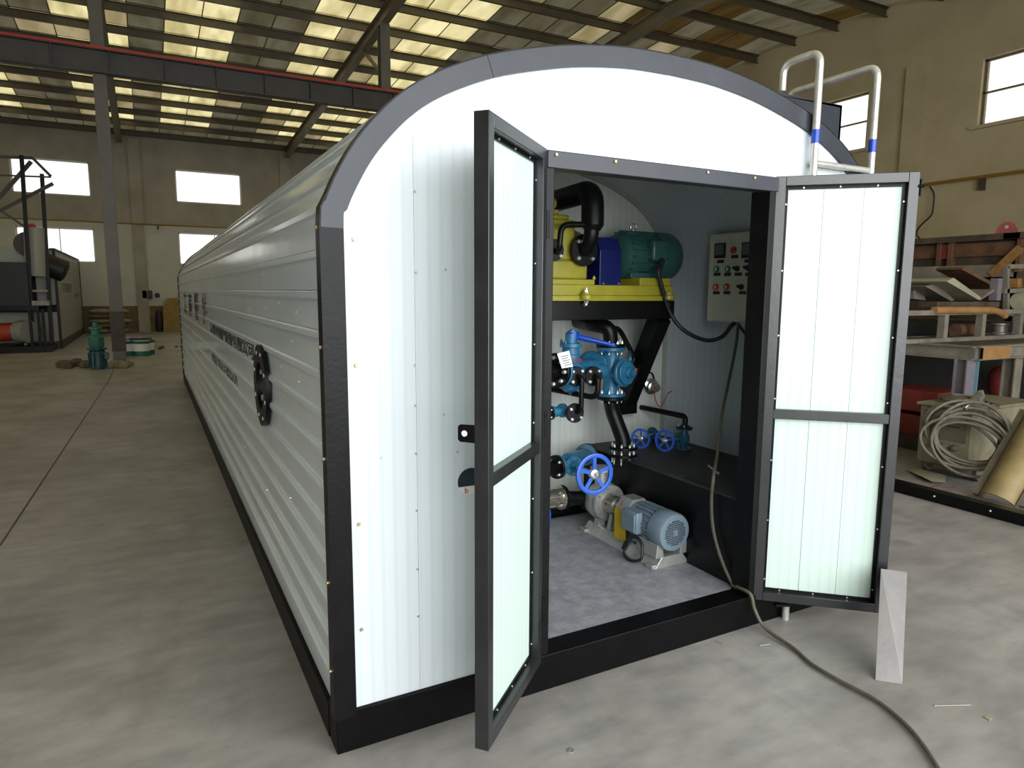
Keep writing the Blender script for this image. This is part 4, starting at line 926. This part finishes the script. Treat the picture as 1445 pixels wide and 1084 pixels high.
# ------------------------------------------------------------------ loose plate against the right leaf, floor bits
pA, pB, pC, pD = V((2.092,-0.588,0)), V((2.162,-0.659,0)), V((2.502,-0.44,0.336)), V((2.351,-0.41,0.371))
nn = (pB - pA).cross(pD - pA).normalized() * .003
tag(MB().hexa([pA, pB, pB + nn, pA + nn, pD, pC, pC + nn, pD + nn]).build('metal_strip', 'plate', loc=pA), 'bare grey sheet metal strip leaning on the open right door', 'metal sheet')
tag(MB().annulus((0.72,-0.368,0.002), (0, 0, 1), .012, .005, .003, 20).build('washer', 'zinc', loc=(0.721,-0.365,-0)), 'small steel washer lying on the concrete in front', 'washer')
for a, b, lb in (((1.88,-0.166,0.003), (1.934,-0.18,0.003), 'pale stub of wire on floor below the sill'), ((2.126,-0.81,0.003), (2.26,-0.875,0.003), 'thin straight wire on floor right of the leaning strip'), ((1.729,-0.044,0.003), (1.741,-0.072,0.003), 'dark wire scrap on floor beside the black sill')):
    tag(MB().tube([a, b], .0025, 6).build('wire_scrap', 'mill', loc=a), lb, 'wire')
tag(MB().prism([(0, 0), (.03, .005), (.025, .02), (.005, .022)], (2.218,-0.963,-0), (1, 0, 0), (0, 1, 0), (0, 0, 1), .004).build('paper_scrap', 'sack_white', loc=(2.218,-0.963,-0)), 'tiny tan paper scrap on floor at lower right', 'scrap')

# ------------------------------------------------------------------ right side of the hall
for a, b in (((5.187,1.01,0.001), (5.328,1.009,0.001)), ((5.284,0.961,0.001), (5.38,0.912,0.001))): struct('chalk_mark', MB().bar(a, b, .02, .0012), 'red_print', fl)
rl = tag(MB().box(4.80, 4.90, -3.0, 3.2, 0, .085).build('floor_channel', 'black', bevel=.003, loc=(4.85, 0, 0)), 'long black steel channel lying on the floor before the welder', 'steel beam')
for y_ in (.75, .35, -.1): bolt(rl, (4.80, y_, .05), (-1, 0, 0), .008, .008)
# welder
wx, wy = 5.62, .95
wd = root('welding_machine', (5.95, 1.2, 0), 'dusty beige welding machine on wheels under coiled cable', 'welder')
wx1 = (6.653,0.95,0.414)[0]
MB().box(wx, wx + 1.0, wy, wy + .45, .10, .62).build('housing', 'dusty', wd, bevel=.012)
MB().box(wx - .04, wx + 1.02, wy - .015, wy + .465, .62, .645).build('lid', 'dusty', wd, bevel=.006)
MB().box(wx - .004, wx + .002, wy + .04, wy + .41, .33, .58).build('front_recess', 'dusty_dark', wd)
for k in range(3): MB().box(wx - .008, wx - .003, wy + .1, wy + .28, .46 + k * .035, .468 + k * .035).build('louvre', 'rubber', wd)
for k in range(3): MB().lathe([(.03, 0), (.03, .02), (.02, .04), (0, .045)], (wx, wy + .12 + k * .09, .28), (-1, 0, 0), 14).build('socket', 'dusty_dark', wd)
for yy_ in (wy - .02, wy + .42): 
    w2 = MB().disc((wx + .14, yy_, .075), (0, 1, 0), .075, .045, 22).build('wheel', 'dusty_dark', wd)
    for k in range(5): bolt(w2, (wx + .14 + .04 * math.cos(k * 1.256), yy_ - .023, .075 + .04 * math.sin(k * 1.256)), (0, -1, 0), .009, .003, 'rubber')
for yy_ in (wy + .02, wy + .4): MB().disc((wx + .85, yy_, .075), (0, 1, 0), .075, .045, 22).build('wheel', 'dusty_dark', wd)
cl = root('welding_cable', (5.58, .95, .4), 'grey welding cable coil hung over the beige welder front corner', 'cable coil')
cdir = V((-.5 - 5.6, -2.2 - .95, 0)).normalized(); sx_ = Vector((-cdir.y, cdir.x, 0))
random.seed(11)
for k in range(12):
    cen = V((wx, wy, .40)) + cdir * (.09 + .011 * k) + sx_ * random.uniform(-.05, .07) + Vector((0, 0, random.uniform(-.04, .06)))
    rx, rz = random.uniform(.22, .32), random.uniform(.15, .28); tl = random.uniform(-.7, -.1); pts_ = []
    for i in range(37):
        t = 2 * math.pi * i / 36; a_ = rx * math.cos(t); b_ = rz * math.sin(t); u_ = a_ * math.cos(tl) - b_ * math.sin(tl); v_ = a_ * math.sin(tl) + b_ * math.cos(tl)
        pts_.append(cen + sx_ * u_ + Vector((0, 0, v_)) - cdir * (.12 if v_ > .2 else 0) * min(1, (v_ - .2) * 8 if v_ > .2 else 0))
    MB().tube(pts_, .0125, 8, cap=False).build('cable_loop', 'dusty_cable', cl)
for k in range(5):
    MB().ring((wx + .18 + .02 * k, wy + .18, .66 + (4 - k) * .012), (0.05, -.1, 1), .10 + .03 * k, .0125, 30, 8).build('cable_loop', 'dusty_cable', cl)
gn = root('welding_clamp', (5.75, 1.0, .76), 'silver welding clamp resting on top of the coiled cable', 'clamp')
g0, g1 = V((5.467,0.95,0.657)), V((5.691,0.95,0.768))
MB().bar(g0, g1, .04, .04).build('handle', 'stainless', gn, bevel=.006); MB().prism([(0, 0), (.09, .03), (.13, -.03), (.06, -.08), (.05, -.03)], g1 - Vector((.04, 0, 0)), (1, 0, 0), (0, 0, 1), (0, 1, 0), .03).build('jaw', 'zinc', gn, bevel=.004)
tag(MB().add([v for v in [(5.548,1.429,0.004), (5.617,1.368,0.03), (5.567,1.101,0.035), (5.45,1.032,0.004), (5.278,1.042,0.03), (5.316,1.162,0.045)]], [(0, 1, 5), (1, 2, 5), (5, 2, 4), (2, 3, 4), (0, 5, 4), (0, 4, 3, 2, 1)]).build('crumpled_wrapper', 'sack_white', loc=(5.542,1.231,0)), 'crumpled grey wrapper on floor in front of the welder', 'wrapper')
# red boxes behind the door edge
for k, (z0_, z1_) in enumerate(((.15, .36), (.40, .62))):
    tag(MB().box(6.45, 7.0, 1.72, 2.3, z0_, z1_).build('red_steel_box', 'dull_red', bevel=.006, loc=(6.7, 2.0, z0_)), ('lower' if k == 0 else 'upper') + ' dull red steel box left of the beige welder', 'box')
tag(MB().box(6.42, 7.05, 1.7, 2.35, 0, .15).build('steel_pallet', 'rust_dark', bevel=.004, loc=(6.5, 2.2, 0)), 'dark steel pallet under the two red boxes', 'pallet')
# tan trough on a flat frame
ta, tb = V((5.194,0.493,0)), V((5.702,0.45,0.643)); td_ = (tb - ta).normalized(); tx = Vector((td_.y, -td_.x, 0)).normalized()
tg = root('rusty_trough', ta, 'tan rusted half-round trough in flat frame on floor at right', 'trough')
MB().lathe([(.125, 0), (.125, 1.3), (.112, 1.3), (.112, 0), (.125, 0)], ta + Vector((0, 0, .02)), td_, 20, sweep=.5, up=(0, 0, 1)).build('half_shell', 'tan', tg)
for sg in (-1, 1): MB().bar(ta + tx * .17 * sg + Vector((0, 0, .03)), tb + tx * .17 * sg + Vector((0, 0, .03)), .05, .04).build('frame_bar', 'mill', tg)
MB().bar(ta - tx * .21 - td_ * .04 + Vector((0, 0, .03)), ta + tx * .21 - td_ * .04 + Vector((0, 0, .03)), .05, .04).build('frame_bar', 'mill', tg)
# steel rack
TZ = 1.12
rk = root('steel_rack', (7.0, 2.2, 0), 'open welded steel rack of grey beams loaded with scrap', 'rack')
C0 = V((6.3, 1.33, TZ))
hbeam(MB(), (6.3, 1.34, TZ - .06), (9.3, 1.34, TZ - .06), .1, .13, .012).build('front_beam', 'mill', rk, smooth=False)
MB().box(6.34, 6.8, 1.285, 1.29, TZ - .115, TZ - .005).build('rust_patch', 'rust_orange', rk)
hbeam(MB(), (6.3, 1.34, TZ - .06), (6.3, 2.5, TZ - .06), .1, .13, .012).build('side_beam', 'mill', rk, smooth=False)
hbeam(MB(), (6.3, 2.5, TZ - .06), (9.3, 2.5, TZ - .06), .1, .13, .012).build('rear_beam', 'mill', rk, smooth=False)
for x, y_, mt in ((6.3, 1.42, 'lilac'), (7.15, 1.42, 'mill'), (6.3, 2.4, 'rust'), (8.5, 1.42, 'mill')):
    hbeam(MB(), (x, y_, 0), (x, y_, TZ - .125), .14, .12, .012, up=(0, 1, 0)).build('post', mt, rk, smooth=False)
MB().box(6.37, 6.378, 1.33, 1.37, 0, TZ - .125).build('post_edge', 'cyan_steel', rk); MB().box(6.93, 6.96, 1.7, 1.73, 0, TZ - .125).build('post_edge', 'cyan_steel', rk)
# upper tier
UZ = 1.42
MB().bar((5.7, 1.9, UZ), (9.2, 1.9, UZ), .08, .05).build('upper_rail', 'mill', rk, bevel=.003)
MB().bar((5.7, 1.9, TZ + .02), (9.2, 1.9, TZ + .02), .10, .04).build('lower_rail', 'mill', rk)
for p_ in ((6.736,1.9,1.246), (7.433,1.9,1.232), (8.197,1.9,1.216)): MB().bar((p_[0], 1.9, TZ + .03), (p_[0], 1.9, UZ - .02), .07, .07, up=(0, 1, 0)).build('short_post', 'mill', rk)
MB().box(6.3, 9.3, 1.4, 2.5, TZ - .01, TZ).build('deck_plate', 'rust_dark', rk)
# scrap on the rack: each piece its own thing, lying on the tiers
def slab(name, px4, Y, th, mat, label, cat, dy=.5):
    """a steel piece given by its four front corners at depth Y, running back by dy"""
    m = MB(); a = [V(p) for p in px4]; b = [p + Vector((0, dy, 0)) for p in a]; m.hexa(a + b)
    return tag(m.build(name, mat, loc=min(a, key=lambda p: p.z), bevel=.003), label, cat)
slab('folded_sheet', ((6.911,2,1.742), (7.033,2,1.781), (7.593,2,1.574), (7.556,2,1.543)), 2, .1, 'sack_white', 'bright folded steel sheet tilted on top of the scrap rack', 'metal sheet', .5)
slab('bent_sheet', ((7.584,2,1.543), (7.606,2,1.574), (7.816,2,1.668), (7.849,2,1.645)), 2, .1, 'mill', 'short upturned bent sheet right of the bright folded sheet', 'metal sheet', .5)
slab('steel_plank', ((6.881,2.2,1.692), (7.082,2.2,1.724), (7.459,2.2,1.54), (7.379,2.2,1.532)), 2, .1, 'mill', 'grey steel plank slanting left of the bright folded sheet', 'plank', .6)
slab('steel_plank', ((7.709,2.3,1.892), (7.748,2.3,1.917), (8.624,2.3,1.691), (8.568,2.3,1.657)), 2, .1, 'rust', 'long brown steel plank sloping down to the right on rack', 'plank', .3)
slab('pipe_offcut', ((7.006,2.4,1.694), (7.138,2.4,1.687), (7.252,2.4,1.538), (7.026,2.4,1.554)), 2, .1, 'mill', 'curved grey offcut at the left end of scrap rack', 'offcut', .5)
bm1 = tag(MB().box((6.696,2,1.499)[0], (7.871,2,1.527)[0], 1.95, 2.15, (7.005,2,1.468)[2], (6.996,2,1.528)[2]).build('dark_beam', 'rust_dark', bevel=.003, loc=(7, 2, 1.5)), 'dark flat beam lying under the tilted steel sheets', 'beam')
tag(MB().tube(spline([(6.489,1.86,1.446), (6.886,1.86,1.443), (7.456,1.86,1.439), (7.668,1.86,1.422), (7.819,1.86,1.374)], 6), .038, 12).build('rusty_pipe', 'rust_orange', loc=(7.06,1.95,1.38)), 'rusty orange pipe with curved end on the upper rack rail', 'pipe')
tag(MB().tube([(7.331,2.1,1.216), (7.692,2.1,1.209)], .07, 14).build('pipe_stub', 'rust', loc=(7.509,2.1,1.133)), 'short brown pipe stub between the two rack tiers', 'pipe')
tag(MB().lathe([(.09, 0), (.09, .02), (.07, .03), (.07, .10), (.085, .11), (.085, .13)], (8.244,2.1,1.147), (0, 0, 1), 20).build('flanged_collar', 'mill', loc=(8.244,2.1,1.147)), 'round flanged collar between the rack tiers at right', 'collar')
wfp = [(8.436,2.2,1.937), (8.989,2.2,1.95), (9.108,2.2,1.375), (8.542,2.2,1.38)]
fm = MB()
for a, b in zip(wfp, wfp[1:] + wfp[:1]): fm.bar(a, b, .05, .05, up=(0, 1, 0))
fm.bar((8.414,2.2,1.648), (9.047,2.2,1.669), .05, .05, up=(0, 1, 0))
tag(fm.build('steel_stand', 'mill', loc=(8.7,2.2,1.379)), 'pale square steel stand standing on the rack at right', 'frame')
tag(MB().box((8.936,2.4,1.799)[0], (9.283,2.4,1.803)[0] + .2, 2.3, 2.6, (8.956,2.4,1.694)[2], (8.934,2.4,1.807)[2]).build('rusty_block', 'rust_orange', loc=(9.054,2.4,1.695)), 'rust orange block inside the pale square frame', 'block')
tag(MB().cyl((8.862,2.2,1.531), (9.288,2.4,1.528), .12, n=20).build('round_billet', 'dusty', loc=(9.091,2.3,1.451)), 'round beige drum end inside the pale square frame', 'drum')
tag(MB().box((7.838,2,1.785)[0], (7.924,2,1.786)[0], 1.97, 2.05, (7.911,2,1.543)[2], (7.866,2,1.786)[2]).build('angle_post', 'lilac', loc=(7.911,2,1.543)), 'short pale angle post beside the square steel frame', 'post')
# hopper behind the rack
HX = 9.5
hp_ = root('hopper', (HX, 4, 0), 'large rust brown steel hopper behind the scrap rack', 'hopper')
HB0, HB1, HT = 2.62, 7.0, 2.40
MB().box(HX, HX + .06, HB0, HB1, 1.26, HT - .06).build('side_plate', 'rust_dark', hp_, smooth=False)
MB().box(HX, HX + 2.5, HB0, HB0 + .06, 1.26, HT - .06).build('side_plate', 'rust_dark', hp_, smooth=False)
MB().box(HX - .16, HX + .1, HB0 - .1, HB1, HT - .08, HT).build('top_beam', 'rust_dark', hp_, bevel=.004)
MB().box(HX - .16, HX + 2.5, HB0 - .16, HB0 + .1, HT - .08, HT).build('top_beam', 'rust_dark', hp_, bevel=.004)
MB().box(HX - .05, HX, HB0, HB1, HT - .28, HT - .10).build('rib_plate', 'rust', hp_)
MB().box(HX - .08, HX - .05, (9.45,3.413,2.251)[1], (9.45,3.549,2.258)[1], HT - .30, HT - .10).build('red_patch_plate', 'dull_red', hp_)
for py_ in ((9.45,3.56,2.16)[1], (9.45,3.405,2.153)[1], (9.45,2.548,2.115)[1]): MB().box(HX - .11, HX, py_ - .025, py_ + .025, 1.9, HT - .08).build('stiffener', 'rust', hp_)
MB().bar((9.38,2.825,1.867), (9.38,2.515,2.2), .09, .09).build('diagonal_bar', 'rust_orange', hp_)
MB().box(HX - .14, HX - .02, HB0, HB1, 1.84, 2.0).build('lower_ledge', 'mill', hp_)
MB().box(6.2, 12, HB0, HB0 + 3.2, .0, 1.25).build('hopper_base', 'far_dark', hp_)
lug = V((9.4,2.714,2.393)); lug.z = HT - .01; m = MB()
ol = [(a * .75, b * .75) for a, b in [(-.16, 0), (.16, 0), (.15, .08), (.10, .17), (.03, .21), (-.05, .20), (-.11, .15), (-.15, .07)]]
lo = m.prism(ol, lug, (.4, -.92, 0), (0, 0, 1), (.92, .4, 0), .04).build('lifting_lug', 'dull_red', hp_)
MB().cyl(lug + Vector((-.01, -.0, .09)), lug + Vector((.045, .02, .09)), .022, n=16).build('lug_hole', 'sack_white', lo)
tag(MB().lathe([(.12, 0), (.16, .1), (.16, .3), (.1, .38), (.04, .4)], (9.077,2.42,0.311), (0, 0, 1), 18).build('red_cylinder', 'dull_red', loc=(9.077,2.42,0.311)), 'red rounded steel drum in the dark below the rack', 'drum')
tag(MB().box(7.2, 8.2, 2.3, 2.6, 0, (9.077,2.42,0.311)[2]).build('dark_box', 'far_dark', loc=(6.9, 2.6, 0)), 'dark steel box under the rack carrying the red drum', 'box')
tag(MB().box(6.5, 9.2, 1.52, 1.62, 0, .09).build('rack_floor_beam', 'black_in', loc=(8, 1.5, 0)), 'black floor beam below the rack behind the welder', 'beam')

# ------------------------------------------------------------------ left background: second cabin with burner rig
fx, fy, fh = -2.66, 20.1, 2.66
c2 = root('boiler_cabin', (-5, 24, 0), 'white ribbed boiler cabin at left rear with faded lettering', 'cabin')
nb = 20; bh = (fh - .22) / nb
for k in range(nb):
    z = .22 + k * bh
    MB().box(fx - .03, fx, fy, 27.6, z, z + bh - .03).box(fx - .03, fx + .015, fy, 27.6, z + bh - .03, z + bh - .002).build('siding_board', 'cream', c2, smooth=False)
MB().box(fx - .1, fx + .02, fy - .02, 27.6, .0, .22).build('base_beam', 'rust_dark', c2)
MB().box(fx - .1, fx + .03, fy - .03, 27.65, fh, fh + .06).build('eave_trim', 'rust_dark', c2)
MB().box(fx - .04, fx + .03, fy - .04, fy, 0, fh + .05).build('corner_post', 'black_in', c2)
MB().box(fx - .04, fx + .03, 27.58, 27.63, 0, fh + .05).build('corner_post', 'black_in', c2)
MB().box(-9, fx - .1, fy, 27.6, fh, fh + .04).build('roof', 'cream', c2)
fmb = MB().box(-9, fx - .04, fy, fy + .05, 2.3, fh).box(-3.12, fx - .04, fy, fy + .05, 1.2, 2.3).box(-9, fx - .04, fy, fy + .05, .2, 1.0).box(-3.9, -3.78, fy, fy + .05, 1.3, 2.3)
fmb.build('front_panel', 'cream', c2)
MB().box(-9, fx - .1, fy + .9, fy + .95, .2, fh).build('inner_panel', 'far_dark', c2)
text_mesh('江南锅炉', .32, (fx + .018, 21.2, 1.52), (0, 1, 0), (0, 0, 1), 'ink_faded', c2, w=2.9)
text_mesh('有限公司', .14, (fx + .018, 25.0, 1.36), (0, 1, 0), (0, 0, 1), 'ink_faded', c2, w=1.4)
rg = root('burner_rig', (-3.6, 19.4, 0), 'dark burner platform with truss mast in front of boiler cabin', 'rig')
PYY = 19.5
MB().box(-9, -2.75, 18.9, 20.0, .0, .16).build('skid_frame', 'black_in', rg)
MB().box(-9, -3.0, 19.2, 19.9, 1.06, 1.2).build('platform_beam', 'black_in', rg)
for p_, zt_ in (((-3.22, 19.5), 5.0), ((-2.84, 19.7), 4.6), ((-3.05, 19.4), 1.1), ((-2.95, 19.4), 1.1), ((-3.2, 19.15), 1.1)):
    MB().bar((p_[0], p_[1], .1), (p_[0] + (.1 if zt_ > 3 else 0), p_[1], zt_ if zt_ > 3 else 1.1), .09 if zt_ > 3 else .06, .09, up=(0, 1, 0)).build('post', 'black_in', rg)
def tb_(a, b, w_=.07): MB().bar(a, b, w_, w_, up=(0, 1, 0)).build('truss_bar', 'girder', rg)
tb_((-4.439,19.6,4.892), (-2.901,19.6,4.969)); tb_((-2.901,19.6,4.969), (-2.535,19.6,4.539)); tb_((-4.475,19.6,4.448), (-2.536,19.6,4.521), .04); tb_((-2.937,19.6,4.878), (-4.144,19.6,3.314), .09); tb_((-2.501,19.6,4.362), (-4.295,19.6,3.202), .08); tb_((-3.823,19.6,3.718), (-3.153,19.6,3.187), .05)
MB().box(-3.13, -2.76, 19.1, 19.4, 1.2, 1.32).build('step_plate', 'mill', rg); MB().box(-3.1, -2.78, 19.2, 19.4, 1.55, 1.60).build('step_plate', 'mill', rg)
MB().cyl((-3.053,19.8,1.956), (-2.992,19.8,3.211), .26, n=22).build('flue_drum', 'cream', rg); MB().sphere((-3.055,19.7,3.236), .09, 12, 8).build('red_cap', 'red', rg)
MB().cyl((-3.202,20,2.793), (-3.25,20.4,2.815), .33, n=22).build('round_drum', 'girder', rg)
MB().lathe([(.3, 0), (.3, .5), (.2, .55)], (-2.894,20,2.301), (.9, 0, -.4), 18).build('duct', 'far_dark', rg)
MB().box(-4.8, -3.2, 19.3, 20.0, 1.2, 2.3).build('burner_housing', 'far_dark', rg)
MB().cyl((-4.059,19.5,0.494), (-3.52,19.5,0.518), .24, n=24).build('blower_motor', 'orange_red', rg)
MB().cyl((-3.49,19.5,0.518), (-3.251,19.3,0.523), .29, n=28).build('blower_cover', 'cream', rg)
MB().bar((-3.385,19.5,0.292), (V((-3.385,19.5,0.292)).x, 19.5, .15), .06, .06).build('blower_leg', 'mill', rg)

# around the column foot
um = root('upright_motor', (-1.467,13.94,0), 'dark blue green upright gear motor standing left of the column', 'motor'); uc = V((-1.467,13.94,0))
MB().lathe([(.12, 0), (.12, .04), (.15, .05), (.15, .36), (.12, .4)], uc, (0, 0, 1), 20).build('motor_body', 'bottle', um)
for k in range(16):
    t = k * math.pi / 8; MB().bar(uc + Vector((.155 * math.cos(t), .155 * math.sin(t), .08)), uc + Vector((.155 * math.cos(t), .155 * math.sin(t), .33)), .012, .03, up=(math.cos(t), math.sin(t), 0)).build('cooling_fin', 'bottle', um)
MB().disc(uc + Vector((0, 0, .42)), (0, 0, 1), .18, .035, 24).build('flange', 'bottle', um)
MB().lathe([(.12, .44), (.14, .5), (.14, .66), (.09, .70), (.09, .8), (.12, .81), (.12, .85), (.05, .86), (.05, .95)], uc, (0, 0, 1), 20).build('gear_head', 'bucket_green', um)
MB().box(uc.x + .10, uc.x + .2, uc.y - .08, uc.y + .04, .2, .34).build('terminal_box', 'bottle', um, bevel=.01)
def lumps(name, c_, n_, sp, r_, mat, label, cat):
    random.seed(n_); m = MB()
    for k in range(n_):
        rr = r_ * random.uniform(.5, 1.1); m.sphere((c_[0] + random.uniform(-sp, sp), c_[1] + random.uniform(-sp, sp), rr * .4), rr, 7, 5, (1, 1, .7))
    o = m.build(name, mat, loc=(c_[0], c_[1], 0)); o['kind'] = 'stuff'; return tag(o, label, cat)
lumps('dirt_heap', (-1.216,14.263,0), 12, .3, .16, 'dusty', 'grey heap of rubble around the column foot', 'rubble')
lumps('scrap_heap', (-1.856,14.716,0), 14, .45, .14, 'dirt', 'brown scrap heap left of the upright motor', 'rubble')
lumps('sweepings', (-0.163,18.967,0), 10, .5, .07, 'dirt', 'low dirt sweepings beside the paint pails', 'dirt')
def pail(c_, base, lab, grp='paint pails by the column'):
    rt = root('paint_pail', c_, lab, 'pail', grp); c_ = V(c_)
    MB().lathe([(.17, 0), (.175, .12)], c_, (0, 0, 1), 20).build('pail_base', 'bucket_green', rt)
    MB().lathe([(.175, .12), (.18, .3)], c_, (0, 0, 1), 20).build('pail_label', 'white', rt)
    MB().lathe([(.18, .3), (.19, .38), (.195, .39), (.16, .39)], c_, (0, 0, 1), 20).build('pail_rim', base, rt)
    MB().lathe([(.1785, .16), (.1815, .25)], c_, (-.1, -1, 0), 3).build('pail_stripe', 'red', rt) if False else None
    MB().ring(c_ + Vector((0, 0, .38)), (0, 0, 1), .185, .012, 24, 6).build('pail_lip', 'white', rt)
    return rt
pail((-0.984,16.997,0), 'bucket_blue', 'blue and white paint pail nearest the column'); pail((-0.69,16.862,-0), 'bucket_green', 'middle of the paint pails, green base and white label'); pail((-0.582,17.239,0), 'bucket_blue', 'rightmost of the paint pails beyond the column')
pail((-0.908,18.065,0), 'bucket_blue', 'paint pail standing behind the pail nearest the column')
tag(MB().box((-0.943,16.9,0.391)[0], (-0.467,16.9,0.377)[0], 16.8, 17.0, (-0.683,16.9,0.383)[2], (-0.68,16.9,0.436)[2]).build('dark_plank', 'far_dark', loc=(-0.683,16.9,0.383)), 'dark plank lying across the paint pails', 'plank')
# sacks against the far wall
def sackpile(cx_, n_, label, grp):
    for k in range(n_):
        m = MB().sphere((cx_ + random.uniform(-.06, .06), YF - .6, .10 + k * .18), .34, 12, 7, (1.1, .8, .29))
        mt_ = 'sack' if k % 2 else 'sack_white'
        tag(m.build('sack', mt_, loc=(cx_, YF - .6, k * .18)), label % ('bottom', 'second', 'third', 'fourth', 'top')[k], 'sack', grp)
random.seed(3)
sackpile((-2.091,27.5,0.804)[0], 5, '%s sack of the stack next to the boiler cabin', 'sacks left of the column'); sackpile((-1.471,27.5,0.798)[0], 5, '%s sack of the stack right of the column', 'sacks right of the column')
bo = tag(MB().prism([(0, 0), (1.0, 0), (1.0, 1.2), (.9, 1.35), (.2, 1.3), (.05, 1.1)], ((-0.015,27.7,0.781)[0], YF - .35, 0), (1, 0, 0), (0, 0, 1), (0, 1, 0), .1).build('tan_board', 'wood', loc=(.3, YF - .3, 0)), 'tan board leaning on the far wall beside the cabin end', 'board')
tag(MB().lathe([(.1, 0), (.14, .1), (.12, .7), (.05, .85)], ((-0.145,27.7,0.232)[0], YF - .3, 0), (0, 0, 1), 12).build('dark_bottle', 'far_dark', loc=((-0.145,27.7,0.232)[0], YF - .3, 0)), 'dark gas bottle standing left of the tan board', 'bottle')
jb = root('junction_box', (-0.463,28,1.463), 'junction boxes with hanging cable on the far wall', 'electric box')
MB().box((-0.658,28,1.463)[0], (-0.512,28,1.463)[0], YF - .12, YF, (-0.57,28,1.299)[2], (-0.552,28,1.6)[2]).build('box_body', 'dusty', jb); MB().box((-0.487,28,1.463)[0], (-0.316,28,1.464)[0], YF - .14, YF, (-0.572,28,1.272)[2], (-0.552,28,1.6)[2]).build('box_body', 'rust_dark', jb)
MB().cyl((-0.147,28,1.41), (-0.149,27.9,1.41), .1, n=12).build('socket', 'rubber', jb)
MB().tube([((-0.479,28,1.6)[0], YF - .05, 4.1), (-0.458,28.05,1.545)], .025, 6).build('cable', 'rubber', jb)
